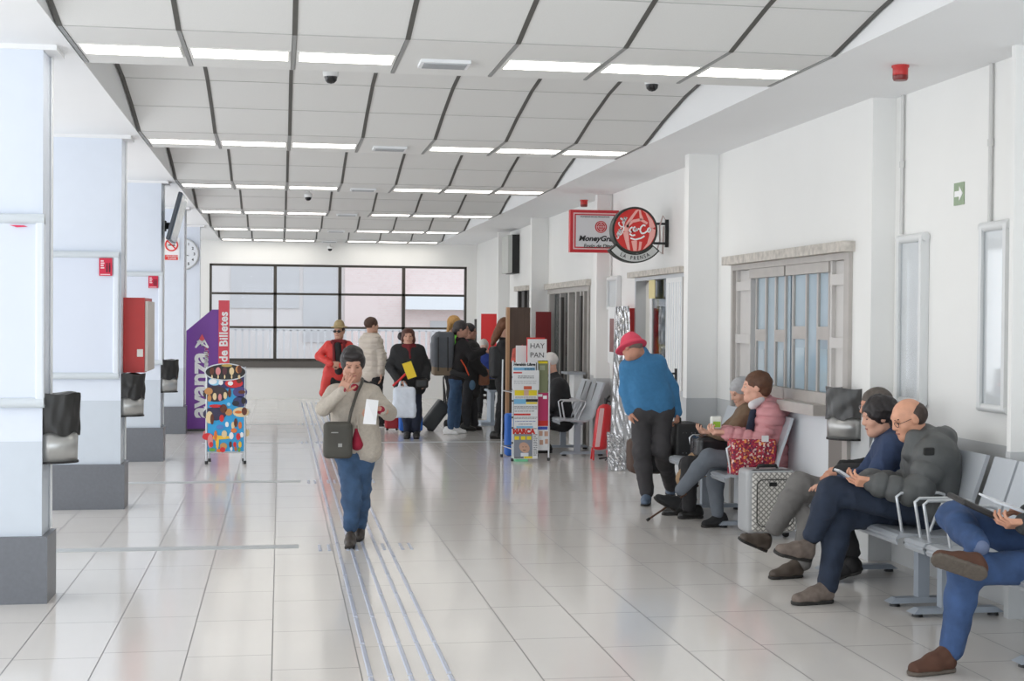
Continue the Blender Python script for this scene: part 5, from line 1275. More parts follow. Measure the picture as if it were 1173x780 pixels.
# receipt
a, b = A3(419, 457, Y-.36), A3(432, 486, Y-.36)
tag(MB().add([(a[0]+.005, a[1], a[2]), (b[0]+.01, a[1]+.01, a[2]-.01), (b[0]-.01, a[1]-.03, b[2]), (a[0]-.02, a[1]-.02, b[2]+.005), (a[0]+.005, a[1]+.003, a[2]), (b[0]+.01, a[1]+.013, a[2]-.01), (b[0]-.01, a[1]-.027, b[2]), (a[0]-.02, a[1]-.017, b[2]+.005)], [(0,3,2,1),(4,5,6,7),(0,1,5,4),(1,2,6,5),(2,3,7,6),(3,0,4,7)]).build('receipt', cm('receipt_white', (236, 236, 238), .7)), 'white paper slip held by the walking woman', 'paper slip')
def strapv(pts, r): 
    v = Vol()
    for i in range(len(pts)-1): v.cap(pts[i], pts[i+1], r, r, .005)
    return v
bagg = cm('grey_green_nylon', (74, 72, 66), .7, var=.08, bump=.3, bscale=200)
r = thing('shoulder_bag', 'dark grey crossbody bag worn by the walking woman', 'bag', tuple(A3(387, 520, Y-.16)))
v = Vol(); c0 = A3(387, 504, Y-.16); v.box(c0, (.070, .026, .098), .034, .01); v.box(c0+[.0, -.035, -.015], (.058, .012, .065), .014, .01); vobj('bag_body', [(*v.mesh(.008, .003), bagg)], r)
MB().box(tuple(c0+[-.05, -.064, .055]), tuple(c0+[.0, -.058, .062])).build('zip', cm('zip_grey', (150, 150, 146), .4), r)
MB().box(tuple(c0+[.0, -.064, -.045]), tuple(c0+[.028, -.060, -.02])).build('logo_patch', cm('zip_grey', (150, 150, 146), .4), r)
pts = [A3(398, 492, Y-.17), A3(402, 472, Y-.20), A3(409, 450, Y-.14), A3(415, 438, Y-.05), A3(415, 434, Y+.05)]
g = MB(); g.tube(pts, .012, 6); g.build('strap', bagg, r)
# ---- man in a red coat and straw hat
dk = cm('black_cloth', (34, 34, 36), .85); blackl = cm('black_leather', (30, 29, 28), .35)
redc = cm('red_raincoat', (206, 58, 52), .6, var=.05); navy = cm('navy_cloth', (34, 40, 58), .85, var=.08)
Y = 22.0
J = dict(head=(388.5, 380, 0), neck=(388, 391, 0), shl=(399, 396, 0), shr=(377, 396, 0), ell=(403, 411, 0), elr=(365, 408, .05), wrl=(391, 418, -.2), wrr=(379, 417, -.2),
         pel=(388, 430, 0), hipl=(394, 432, 0), hipr=(382, 432, 0), knl=(394, 458, 0), knr=(382, 458, 0), anl=(395, 482, 0), anr=(382, 482, 0), toel=(397, 488, -.18), toer=(380, 488, -.18))
def hatf(root, M, L, hs, body):
    hair('hair', root, [((0, -.02, .03), (.082, .098, .08))], bkhair, M, L, hs, h=.009)
    v = Vol(); v.ell(L(0, -.01, .075), np.array((.13, .15, .012)), .01, M); v.cap(L(0, -.03, .09), L(0, .02, .09), .075, k=.01); v.cap(L(0, -.03, .125), L(0, .02, .125), .062, k=.02)
    vobj('hat', [(*v.mesh(.009), cm('straw_hat', (168, 150, 110), .8, var=.08, vscale=60))], root)
    v = Vol()
    for q in (-1, 1): v.ell(L(q*.034, .095, .010), (.030, .010, .022), .003, M); v.cap(L(q*.06, .09, .015), L(q*.078, 0, .015), .005, k=.001)
    v.cap(L(-.02, .098, .012), L(.02, .098, .012), .006, k=.001); vobj('sunglasses', [(*v.mesh(.006), black)], root)
def coatfront(T, W): T.cap(A3(378, 425, 22), A3(371, 450, 22), .10, .07, .05); T.cap(A3(397, 425, 22), A3(399, 450, 22.05), .08, .06, .05)
root, W, M, L, body = person('man in an open red coat, straw hat and sunglasses, hands joined, under the back window', Y, J, (-.45, -1, -.05), (196, 150, 128), s=.92, top=redc, topt=.022, bottom=dk, h=.014, hairf=hatf,
    shoes=dict(upper=blackl, sole=soleb), hemo=coatfront, topname='coat', hands=dict(l=dict(d=(-.8, -.2, .1), n=(0, 1, 0), side=1, curl=.6), r=dict(d=(.9, -.2, .0), n=(0, 1, 0), side=-1, curl=.6)))
v = Vol(); v.cap(A3(387, 396, Y-.11), A3(388, 425, Y-.13), .055, .06); vobj('shirt', [(*v.mesh(.012), dk)], root)
v = Vol(); v.cap(A3(382, 392, Y-.1), A3(383, 418, Y-.2), .022, .022, .01); v.cap(A3(394, 392, Y-.1), A3(394, 414, Y-.19), .022, .022, .01); v.cap(A3(381, 391.5, Y-.08), A3(395, 391.5, Y-.08), .035, k=.02)
vobj('scarf', [(*v.mesh(.011), cm('maroon_scarf', (112, 34, 40), .9))], root)
# ---- woman in a pale quilted coat seen from behind
Y = 21.5
J = dict(head=(426, 373, 0), neck=(425, 384, 0), shl=(431, 390, -.1), shr=(418, 391, .12), ell=(438, 408, -.15), elr=(415, 410, .15), wrl=(436, 427, -.15), wrr=(418, 426, .15),
         pel=(427, 427, 0), hipl=(431, 432, -.05), hipr=(423, 432, .05), knl=(433, 458, 0), knr=(425, 458, .1), anl=(437, 482, 0), anr=(428, 482, .1), toel=(441, 489, -.02), toer=(432, 488, .1))
palec = cm('pale_quilted_coat', (198, 188, 176), .6, var=.04)
root, W, M, L, body = person('woman in a pale quilted coat, seen from behind and turned right, by the back window', Y, J, (1, .35, 0), (200, 156, 134), s=.98, top=palec, topt=.035, armt=.03, bottom=dk, h=.012, ribs=(5, .014), ribz=(.085, .016),
    hairf=hair_short(cm('brown_hair', (76, 52, 40), .6, var=.2, vscale=40), 1.08, h=.009), shoes=dict(upper=blackl, sole=cm('white_sole', (220, 220, 220), .6)), topname='coat',
    hemo=lambda T, W: T.cap(A3(420, 384.5, 21.5), A3(430, 384.5, 21.5), .055, k=.04), hands=dict(l=dict(d=(.1, 0, -1), n=(-1, 0, 0), side=1)))
# ---- woman in a black coat with a plastic bag
Y = 19.6
J = dict(head=(467.5, 386, 0), neck=(468.5, 398, 0), shl=(480, 402, 0), shr=(455, 402, 0), ell=(488, 420, .02), elr=(447, 420, .02), wrl=(488, 433, -.1), wrr=(457, 436, -.22),
         pel=(470, 437, 0), hipl=(476, 441, 0), hipr=(464, 441, 0), knl=(477, 470, -.03), knr=(466, 470, 0), anl=(477, 493, 0), anr=(467, 494, 0), toel=(477, 500, -.2), toer=(465, 502, -.2))
auburn = cm('auburn_hair', (84, 48, 38), .6, var=.2, vscale=40)
def hairb(root, M, L, hs, body):
    hair('hair', root, [((0, -.018, .035), (.094, .105, .095)), ((-.07, .0, -.04), (.035, .06, .06)), ((.07, 0, -.03), (.03, .05, .05))], auburn, M, L, hs, h=.009)
    v = Vol(); v.ell(L(.09, -.06, .01), (.055, .05, .06), .01, M); vobj('hair_pouf', [(*v.mesh(.009, .004, wf=50), bkhair)], root)
root, W, M, L, body = person('woman facing the camera in a black coat, holding a white plastic bag and yellow folder', Y, J, (-.05, -1, 0), (204, 156, 134), s=.98, top=cm('black_wool_coat', (40, 40, 42), .9, var=.08), topt=.026, bottom=navy, btop=.014, h=.012, hairf=hairb,
    hem=[((475, 436, 0), (477, 443, 0), .13, .13), ((464, 436, 0), (463, 443, 0), .13, .13)], shoes=dict(upper=cm('grey_black_shoe', (52, 52, 54), .6), sole=soleb), topname='coat',
    hands=dict(l=dict(d=(-.1, -.2, -1), n=(-1, 0, 0), side=-1), r=dict(d=(.8, -.5, -.3), n=(0, .2, -1), side=1, curl=.9)))
v = Vol(); v.cap(A3(463, 396.5, Y-.07), A3(474, 396.5, Y-.07), .035, k=.02); v.cap(A3(468, 398, Y-.09), A3(470, 410, Y-.14), .04, .015); vobj('scarf', [(*v.mesh(.011), cm('maroon_scarf', (112, 34, 40), .9))], root)
plastic = cm('white_plastic_bag', (220, 228, 240), .35, var=.05, vscale=12)
v = Vol(); v.box(A3(463, 459, Y-.34), (.10, .035, .14), .05, .02); v.box(A3(463, 470, Y-.34), (.115, .05, .06), .04, .04); v.cap(A3(456, 448, Y-.34), A3(459, 436, Y-.27), .022, .012, .02); v.cap(A3(469, 448, Y-.34), A3(462, 437, Y-.27), .022, .012, .02)
tag(vobj('plastic_bag', [(*v.mesh(.009, .007, wf=22), plastic)], None), 'bulging white plastic carrier bag held by the woman in black', 'bag')
r = thing('folder', 'bright yellow folder held by the woman in black', 'folder', tuple(A3(468, 425, Y-.33)))
c0 = A3(469, 424, Y-.33); MB().obox(c0, (.06, 0, .02), (0, .012, 0), (-.040, 0, .105)).build('cover', cm('bright_yellow', (238, 206, 50), .5), r)
tag(MB().tube([A3(450, 442, Y-.25), A3(458, 435, Y-.28), A3(466, 427, Y-.30)], .016, 8).build('umbrella', cm('red_nylon', (200, 40, 40), .5)), 'red folded umbrella gripped by the woman in black', 'umbrella')
v = Vol(); v.box(A3(483, 439, Y-.2), (.06, .03, .035), .03, .01); o = vobj('belt_bag', [(*v.mesh(.009), blackl)], None); tag(o, 'small black pouch at the waist of the woman in black', 'bag')
# ---- traveller with a large grey backpack
Y = 20.3
J = dict(head=(529, 377, 0), neck=(528, 389, 0), shl=(530, 396, .15), shr=(530, 396, -.15), ell=(541, 404, .2), elr=(540, 408, -.2), wrl=(553, 402, .1), wrr=(554, 402, -.12),
         pel=(523, 433, 0), hipl=(523, 436, .09), hipr=(522, 436, -.09), knl=(524, 462, .09), knr=(518, 462, -.09), anl=(523, 484, .09), anr=(516, 485, -.09), toel=(535, 492, .05), toer=(526, 494, -.14))
greyhair = cm('dark_greying_hair', (66, 60, 60), .6, var=.3, vscale=40)
sneaker = cm('white_canvas', (232, 232, 232), .7)
root, W, M, L, body = person('traveller in a black jacket and jeans wearing a large backpack, seen from the side', Y, J, (1, -.2, -.05), (196, 148, 128), s=.92, top=cm('black_fleece', (38, 36, 38), .9, var=.1), topt=.022, bottom=denim, btop=.008, h=.012, legr=.92,
    hairf=lambda r_, M, L, hs, b: (hair('hair', r_, [((0, -.02, .035), (.092, .108, .095)), ((0, -.09, -.03), (.05, .05, .06))], greyhair, M, L, hs, h=.009), glasses_part(r_, M, L, hs, black)),
    shoes=dict(upper=sneaker, sole=cm('white_sole', (220, 220, 220), .6)), botname='jeans', hands=dict(r=dict(d=(1, .1, 0), n=(0, 0, -1), side=-1), l=dict(d=(1, -.1, 0), n=(0, 0, -1), side=1)))
v = Vol(); v.cap(A3(526, 389, Y), A3(533, 392, Y-.02), .055, .05, .03); vobj('scarf', [(*v.mesh(.011), cm('purple_scarf', (84, 44, 62), .9))], root)
bp = thing('backpack', 'large grey hiking backpack with a tan base on the traveller in jeans', 'backpack', tuple(A3(507, 430, Y)))
gr = cm('slate_nylon', (88, 92, 98), .7, var=.08, bump=.2, bscale=120)
v = Vol(); v.box(A3(507, 403, Y), (.10, .12, .19), .05, .02); v.box(A3(509, 388, Y), (.085, .10, .05), .05, .03); v.box(A3(499, 404, Y), (.035, .09, .12), .03, .02); vobj('main_pack', [(*v.mesh(.011, .006, wf=18), gr)], bp)
v = Vol(); v.box(A3(506, 424, Y), (.10, .12, .035), .04, .02); vobj('base_pocket', [(*v.mesh(.011, .004), cm('tan_nylon', (128, 112, 92), .7))], bp)
g = MB()
for px in (502, 513): g.tube([A3(px, 386, Y-.19), A3(px, 404, Y-.185), A3(px, 425, Y-.18)], .008, 6)
g.build('strap', black, bp)
v = Vol(); v.cap(A3(519, 427, Y-.17), A3(533, 430, Y-.16), .05, .045); vobj('hip_belt', [(*v.mesh(.011), cm('dark_nylon', (48, 48, 50), .7))], bp)
MB().tube([A3(528, 412, Y-.22), A3(533, 420, Y-.2), A3(537, 430, Y-.18)], .010, 6).build('orange_cord', cm('orange_cord', (226, 86, 50), .6), bp)
v = Vol(); v.ell(A3(541, 441, Y-.15), (.045, .03, .075), .01); tag(vobj('water_flask', [(*v.mesh(.010), cm('blue_grey_flask', (74, 104, 130), .5))], None), 'blue grey flask hanging at the hip of the traveller in jeans', 'flask')
# ---- blonde traveller with green collar
Y = 21.6
J = dict(head=(521, 371, 0), neck=(519, 382, 0), shl=(527, 388, .05), shr=(512, 388, -.05), ell=(532, 408, .1), elr=(508, 408, 0), wrl=(537, 420, 0), wrr=(512, 425, 0),
         pel=(521, 425, 0), hipl=(526, 428, 0), hipr=(516, 428, 0), knl=(527, 452, 0), knr=(517, 452, 0), anl=(528, 475, 0), anr=(518, 475, 0), toel=(532, 483, -.05), toer=(522, 483, -.05))
blonde = cm('blonde_hair', (188, 144, 84), .6, var=.2, vscale=40)
root, W, M, L, body = person('blonde person in a green top mostly hidden behind the backpacker', Y, J, (.8, .6, 0), (204, 160, 140), s=.88, top=cm('bright_green', (110, 196, 60), .7), bottom=dk, h=.014,
    hairf=lambda r_, M, L, hs, b: hair('hair', r_, [((0, -.02, .035), (.098, .112, .10))], blonde, M, L, hs, h=.009, caps=[((0, -.10, .0), (0, -.15, -.13), .045, .02)]), shoes=dict(upper=dk, sole=soleb))
# ---- dark-coated person beside them
Y = 20.9
J = dict(head=(538, 380, 0), neck=(536, 392, 0), shl=(540, 398, .12), shr=(540, 398, -.12), ell=(546, 418, .15), elr=(546, 418, -.15), wrl=(555, 425, 0), wrr=(555, 428, -.15),
         pel=(538, 433, 0), hipl=(539, 436, .08), hipr=(538, 436, -.08), knl=(541, 462, .06), knr=(534, 462, -.06), anl=(544, 484, .08), anr=(535, 484, -.05), toel=(553, 490, .08), toer=(546, 491, -.05))
root, W, M, L, body = person('dark haired person in a long dark coat facing right, behind the backpacker', Y, J, (1, -.1, -.05), (188, 140, 120), s=.95, top=cm('charcoal_coat', (44, 42, 42), .9, var=.1), topt=.03, bottom=cm('dark_trousers', (40, 40, 44), .8), h=.014,
    hem=[((540, 432, 0), (541, 448, 0), .13, .12)], hairf=lambda r_, M, L, hs, b: (hair_short(bkhair, 1.05, h=.009)(r_, M, L, hs, b), glasses_part(r_, M, L, hs, black)), shoes=dict(upper=blackl, sole=soleb), topname='coat')
v = Vol(); v.box(A3(554, 432, Y-.1), (.05, .04, .09), .03, .02); tag(vobj('handbag', [(*v.mesh(.010, .004), cm('tan_leather', (132, 84, 60), .5))], None), 'brown leather bag held by the person in the dark coat', 'bag')
# ---- bald person behind the counter desk, seated
Y = 24.0
J = dict(head=(554, 397, 0), neck=(555, 406, 0), shl=(563, 411, 0), shr=(547, 411, 0), ell=(566, 424, -.05), elr=(545, 424, -.05), wrl=(560, 430, -.2), wrr=(549, 430, -.2),
         pel=(555, 442, 0), hipl=(559, 444, 0), hipr=(551, 444, 0), knl=(562, 446, -.4), knr=(549, 446, -.4), anl=(562, 470, -.42), anr=(549, 470, -.42), toel=(562, 477, -.6), toer=(549, 477, -.6))
root, W, M, L, body = person('seated white haired person in a blue sweater at the far grey desk', Y, J, (0, -1, -.3), (222, 186, 172), s=.92, top=cm('royal_blue_knit', (52, 72, 150), .85), bottom=cm('dark_trousers', (40, 40, 44), .8), h=.014,
    hairf=hair_short(cm('white_hair', (214, 210, 206), .7, var=.1), 1.0, h=.009), shoes=dict(upper=blackl, sole=soleb))
r = thing('stool', 'grey stool under the seated person in the blue sweater', 'stool', (A3(555, 450, Y)[0], Y, 0)); xs = A3(555, 450, Y)[0]
zs = A3(555, 450, Y)[2]
MB().lathe((xs, Y, zs-.10), [(.17, 0), (.18, .02), (.17, .04)], 20).build('seat', darkgrey, r)
for a in range(4): MB().tube([(xs+.12*math.cos(a*PI/2+.8), Y+.12*math.sin(a*PI/2+.8), zs-.09), (xs+.17*math.cos(a*PI/2+.8), Y+.17*math.sin(a*PI/2+.8), 0)], .012, 6).build('leg', darkgrey, r)
YD = 21.9; a = A3(560, 447, YD); b = A3(577, 447, YD)
r = thing('desk', 'pale blue grey desk with a pedestal foot behind the queue', 'desk', ((a[0]+b[0])/2, YD, 0)); dm = cm('pale_blue_grey_laminate', (176, 188, 202), .5)
MB().box((a[0], YD-.05, a[2]-.03), (b[0]+.1, YD+.5, a[2])).build('desktop', dm, r); MB().box((a[0]+.03, YD, .05), (a[0]+.09, YD+.4, a[2]-.03)).build('leg', dm, r); MB().box((a[0]-.12, YD-.05, 0), (b[0], YD+.45, .05)).build('foot', dm, r); MB().box((b[0], YD, .05), (b[0]+.06, YD+.4, a[2]-.03)).build('leg', dm, r)
zt = a[2]; v = Vol(); v.box((a[0]+.12, YD+.15, zt+.085), (.09, .06, .06), .025, .01); v.cap((a[0]+.05, YD+.12, zt+.15), (a[0]+.2, YD+.12, zt+.17), .012, k=.02)
tag(vobj('travel_bag', [(*v.mesh(.010, .004), dk)], None), 'black travel bag standing on the pale desk', 'bag')
# ---- long haired person with a black backpack
Y = 19.5
J = dict(head=(580, 374, 0), neck=(577, 388, 0), shl=(583, 396, .1), shr=(576, 396, -.12), ell=(590, 412, .1), elr=(585, 415, -.15), wrl=(598, 414, .05), wrr=(597, 418, -.1),
         pel=(578, 436, 0), hipl=(580, 440, .08), hipr=(576, 440, -.08), knl=(579, 463, .06), knr=(574, 465, -.06), anl=(577, 487, .08), anr=(570, 484, -.1), toel=(589, 494, .02), toer=(580, 492, -.14))
lbrown = cm('long_brown_hair', (112, 72, 48), .6, var=.25, vscale=40)
root, W, M, L, body = person('long haired person in black wearing a black backpack, half hidden by the wooden partition', Y, J, (1, .1, -.1), (200, 156, 134), s=.9, top=dk, topt=.02, bottom=dk, h=.013, legr=.9,
    hairf=lambda r_, M, L, hs, b: hair('hair', r_, [((0, -.02, .035), (.094, .108, .095))], lbrown, M, L, hs, h=.009, caps=[((0, -.07, .0), (0, -.15, -.18), .07, .05), ((0, -.12, -.12), (0, -.17, -.26), .055, .03)]), shoes=dict(upper=blackl, sole=soleb))
bp = thing('backpack', 'black backpack with an orange tab, next to the wooden partition', 'backpack', tuple(A3(570, 436, Y)))
v = Vol(); v.box(A3(571, 415, Y), (.07, .11, .17), .05, .02); v.box(A3(566, 422, Y), (.03, .08, .08), .03, .02); vobj('main_pack', [(*v.mesh(.011, .005, wf=18), cm('black_nylon', (36, 37, 40), .6, var=.1, bump=.2, bscale=100))], bp)
MB().box(tuple(A3(575, 395.5, Y-.14)), tuple(A3(581, 397.5, Y-.12))).build('tab', cm('orange_cord', (226, 86, 50), .6), bp)
v = Vol(); v.ell(A3(580.5, 437, Y-.12), (.02, .02, .05), .01); tag(vobj('green_cloth', [(*v.mesh(.009), cm('green_cloth', (50, 160, 90), .7))], None), 'bit of green cloth hanging under the black backpack', 'cloth')
# ---- white haired person seated behind the rack
Y = 17.4
J = dict(head=(629, 416, 0), neck=(634, 430, 0), shl=(640, 441, -.15), shr=(636, 440, .15), ell=(634, 462, -.2), elr=(630, 462, .2), wrl=(624, 472, -.1), wrr=(622, 472, .1),
         pel=(645, 482, 0), hipl=(645, 484, -.09), hipr=(644, 484, .09), knl=(622, 484, -.1), knr=(620, 484, .1), anl=(620, 508, -.1), anr=(618, 508, .1), toel=(610, 517, -.12), toer=(608, 516, .1))
root, W, M, L, body = person('white haired person in a black coat seated behind the newspaper rack', Y, J, (-1, .25, -.25), (206, 160, 140), s=1.0, top=cm('black_wool_coat', (40, 40, 42), .9, var=.08), topt=.028, bottom=dk, h=.013,
    hairf=hair_short(cm('white_hair', (214, 210, 206), .7, var=.1), 1.06, h=.009), shoes=dict(upper=blackl, sole=soleb), topname='coat')
# ---- luggage around the queue
def suitcase(name, label, c0, hx, hy, hz, col, tilt=0.0, handle=True, grp=None, cat='suitcase', rib=None):
    # c0: bottom centre on the floor; tilt about Y (lean)
    r = thing(name, label, cat, tuple(c0), grp); ct, st = math.cos(tilt), math.sin(tilt)
    T = lambda x, y, z: np.array([c0[0]+x*ct+z*st, c0[1]+y, c0[2]+.035-x*st*1.0+z*ct])
    M = np.array([[ct, 0, -st], [0, 1, 0], [st, 0, ct]]); v = Vol(); v.box(T(0, 0, hz), (hx-.03, hy-.03, hz-.03), .03, .01, M); vobj('case', [(*v.mesh(.012), col)], r)
    g = MB()
    if handle:
        g.tube([T(-hx*.5, 0, hz*2), T(-hx*.5, 0, hz*2+.28), T(hx*.5, 0, hz*2+.28), T(hx*.5, 0, hz*2)], .011, 8)
        g.build('handle', black, r)
    for sx in (-1, 1):
        p = T(sx*hx*.7, 0, 0); MB().lathe((p[0], p[1]-hy*.6, max(p[2]-.03, .0)+.0), [(.0, 0), (.02, .01), (.02, .03), (.0, .04)], 12).build('wheel', black, r)
    return r
p = atz(492, 490); 
bs_ = cm('dark_charcoal_case', (48, 50, 52), .5, var=.08)
r = thing('suitcase', 'dark charcoal trolley case leaning behind the woman in black', 'suitcase', (p.x, 20.9, 0))
Yc = 20.9; A_, B_ = A3(491, 486, Yc), A3(507, 465, Yc); d = nrmv(B_-A_); n_ = np.array([-d[2], 0, d[0]]); M_ = np.array([n_, [0, 1, 0], d])
v = Vol(); v.box((A_+B_)/2+n_*.0, (.075, .12, np.linalg.norm(B_-A_)/2+.03), .03, .01, M_); vobj('case', [(*v.mesh(.012), bs_)], r)
g = MB(); q0 = B_+d*.05; g.tube([q0+[0, -.07, 0], q0+d*.02+[0, -.07, 0], A3(508, 438, Yc-.07), A3(508, 432, Yc), A3(508, 438, Yc+.07), q0+[0, .07, 0]], .012, 8); g.build('handle', black, r)
MB().lathe((A_[0], Yc-.1, 0.04), [(0, -.04), (.035, -.02), (.035, .02), (0, .04)], 14, axis=(0, 1, 0)).build('wheel', black, r)
suitcase('suitcase', 'bright blue suitcase behind the legs of the woman in black', (A3(471, 490, 20.4)[0], 20.5, 0), .17, .10, .11, cm('bright_blue_case', (36, 100, 190), .5), handle=False)
suitcase('suitcase', 'red bag standing behind the white plastic bag', (A3(449, 488, 20.9)[0], 20.95, 0), .10, .10, .12, cm('dark_red_case', (160, 36, 44), .5), handle=False, cat='bag')
v = Vol(); p_ = A3(587, 520, 17.0); v.box((p_[0]-.03, 17.0, .26), (.035, .05, .225), .03, .01); tag(vobj('blue_bag', [(*v.mesh(.011, .004), cm('bright_blue_case', (36, 100, 190), .5))], None), 'tall bright blue bag standing behind the newspaper rack', 'bag')
# ---- man in blue fleece and pink hat, from behind
Y = 12.4
J = dict(head=(724, 399, -.02), neck=(735, 404, 0), shl=(719, 421, .0), shr=(753, 416, 0), ell=(717, 447, .02), elr=(769, 443, .05), wrl=(722, 470, -.02), wrr=(775, 472, .02),
         pel=(746, 464, 0), hipl=(735, 470, 0), hipr=(758, 470, 0), knl=(735, 517, .0), knr=(758, 515, -.02), anl=(741, 564, .02), anr=(769, 556, .55), toel=(738, 577, -.16), toer=(766, 566, .75))
# facing away from the camera and down to the left
blue = cm('azure_fleece', (66, 126, 172), .9, var=.06, vscale=30, bump=.3, bscale=200)
pink = cm('pink_red_cotton', (218, 72, 96), .8, var=.05)
def hatp(root, M, L, hs, body):
    hair('hair', root, [((0, -.022, .02), (.079, .096, .075))], cm('grey_stubble', (120, 106, 98), .8), M, L, hs)
    v = Vol(); v.ell(L(0, -.005, .055), np.array((.092, .108, .068)), .02, M); v.cap(L(0, -.02, .095), L(0, .02, .095), .058, k=.03); v.ell(L(0, .0, .028), np.array((.115, .135, .016)), .03, M); v.ell(L(0, .01, .008), np.array((.128, .15, .014)), .03, M)
    v.ell(L(0, -.01, -.03), np.array((.070, .090, .06)), .01, M, True); vobj('bucket_hat', [(*v.mesh(.007), pink)], root)
    glasses_part(root, M, L, hs, black)
root, W, M, L, body = person('bending man in an azure fleece and pink bucket hat, seen from behind, carrying bags', Y, J, (-.55, .75, -.45), (196, 142, 118), up=(0, .25, 1), s=.95, top=blue, topt=.020, bottom=cm('dark_grey_trousers', (62, 60, 62), .8, var=.1, vscale=6), btop=.024, h=.010, wr=.007,
    hairf=hatp, shoes=dict(upper=cm('blue_grey_trainer', (88, 104, 124), .6), sole=soleb), topname='fleece', hem=[((737, 455, 0), (737, 460, 0), .10, .10), ((757, 455, 0), (757, 460, 0), .10, .10)],
    hands=dict(r=dict(d=(.05, 0, -1), n=(-1, 0, 0), side=-1, curl=.8), l=dict(d=(.1, .1, -1), n=(1, 0, 0), side=1, curl=.8)))
v = Vol(); v.cap(A3(727, 406, Y-.01), A3(738, 406, Y+.01), .040, .040, .02); vobj('collar', [(*v.mesh(.009), blue)], root)
bkn = cm('black_bag_nylon', (34, 34, 35), .6, var=.08, bump=.2, bscale=120)
r = thing('travel_bag', 'boxy black travel case with rivets held by the man in the azure fleece', 'bag', tuple(A3(785, 524, Y+.1)))
c0 = A3(783, 504, Y+.1); v = Vol(); v.box(c0, (.10, .17, .135), .025, .01); vobj('case', [(*v.mesh(.009, .003), bkn)], r)
g = MB(); g.tube([c0+[-.05, -.06, .155], c0+[-.05, -.05, .20], c0+[-.05, .05, .20], c0+[-.05, .06, .155]], .012, 8); g.build('handle', black, r)
for dx in (-.06, -.03, .02, .05):
    for dz in (.08, -.10): MB().lathe(tuple(c0+[dx, -.195, dz]), [(.006, 0), (.004, .003)], 8, axis=(0, -1, 0)).build('rivet', steel, r)
r = thing('shoulder_bag', 'brown and black soft bag hanging in front of the legs of the man in azure', 'bag', tuple(A3(735, 541, Y+.35)))
c0 = A3(739, 522, Y+.35); v = Vol(); v.box(c0, (.10, .07, .10), .06, .02); vobj('bag_body', [(*v.mesh(.010, .004), cm('dark_brown_canvas', (72, 52, 42), .7))], r)
v = Vol(); v.box(c0+[.06, -.02, 0], (.05, .07, .10), .05, .01); vobj('side_pocket', [(*v.mesh(.010, .003), bkn)], r)
MB().tube([c0+[-.12, 0, .08], A3(724, 476, Y+.15), c0+[.05, 0, .15]], .011, 6).build('strap', black, r)

# ---- grey haired woman, seated, farther of the pair
Y = 11.55
brc = cm('brown_wool_coat', (118, 96, 76), .85, var=.1, vscale=20)
J = dict(head=(849, 449, 0), neck=(858, 464, 0), shl=(858, 475, -.17), shr=(856, 474, .17), ell=(838, 497, -.22), elr=(832, 495, .2), wrl=(817, 496, -.10), wrr=(816, 497, .1),
         pel=(866, 527, 0), hipl=(864, 530, -.09), hipr=(864, 530, .09), knl=(790, 533, -.10), knr=(788, 533, .10), anl=(789, 577, -.08), anr=(783, 574, .12), toel=(776, 589, -.1), toer=(757, 587, .15))
root, W, M, L, body = person('elderly grey haired woman in a brown coat, seated and looking down at a phone', Y, J, (-1, -.15, -.5), (214, 168, 146), s=.92, hs=.96, top=brc, topt=.030, bottom=cm('black_trousers', (36, 35, 37), .8), btop=.02, h=.010, closed=True,
    hairf=hair_short(cm('silver_hair', (178, 178, 180), .7, var=.15, vscale=40), 1.06), shoes=dict(upper=blackl, sole=soleb), topname='coat', wr=.008,
    hands=dict(l=dict(d=(-1, .1, .1), n=(0, .1, 1), side=1, curl=.5), r=dict(d=(-1, -.2, 0), n=(0, -.2, 1), side=-1, curl=.5)))
v = Vol(); v.cap(A3(846, 531, Y), A3(800, 531, Y), .12, .10, .05); v.cap(A3(800, 531, Y), A3(786, 548, Y), .10, .09, .05); vobj('coat_skirt', [(*v.mesh(.011, .006), cm('tan_coat_lining', (150, 122, 92), .85))], root)
c0 = A3(808, 495, Y-.02); tag(MB().obox(c0, (.065, 0, -.022), (0, .036, 0), (.003, 0, .008)).build('phone', black, None, bevel=.003), 'dark phone in the hands of the elderly grey haired woman', 'phone')
v = Vol(); v.box(A3(812, 512, Y-.02), (.09, .09, .05), .05, .03); tag(vobj('handbag', [(*v.mesh(.009, .006, wf=24), cm('black_glossy_leather', (40, 40, 42), .25))], None), 'glossy black leather handbag on the lap of the grey haired woman', 'bag')
r = thing('walking_cane', 'thin brown walking cane resting on the floor by the seated pair', 'cane', tuple(A3(741, 596, 11.35)))
e0 = np.array(atz(741, 596, 0.012)); e1 = A3(800, 556, 11.45)
MB().tube([e0+(e1-e0)*.04, e1], .009, 8).build('shaft', cm('cane_wood', (84, 58, 44), .4), r); MB().tube([e0, e0+(e1-e0)*.05], .013, 8).build('rubber_tip', black, r)

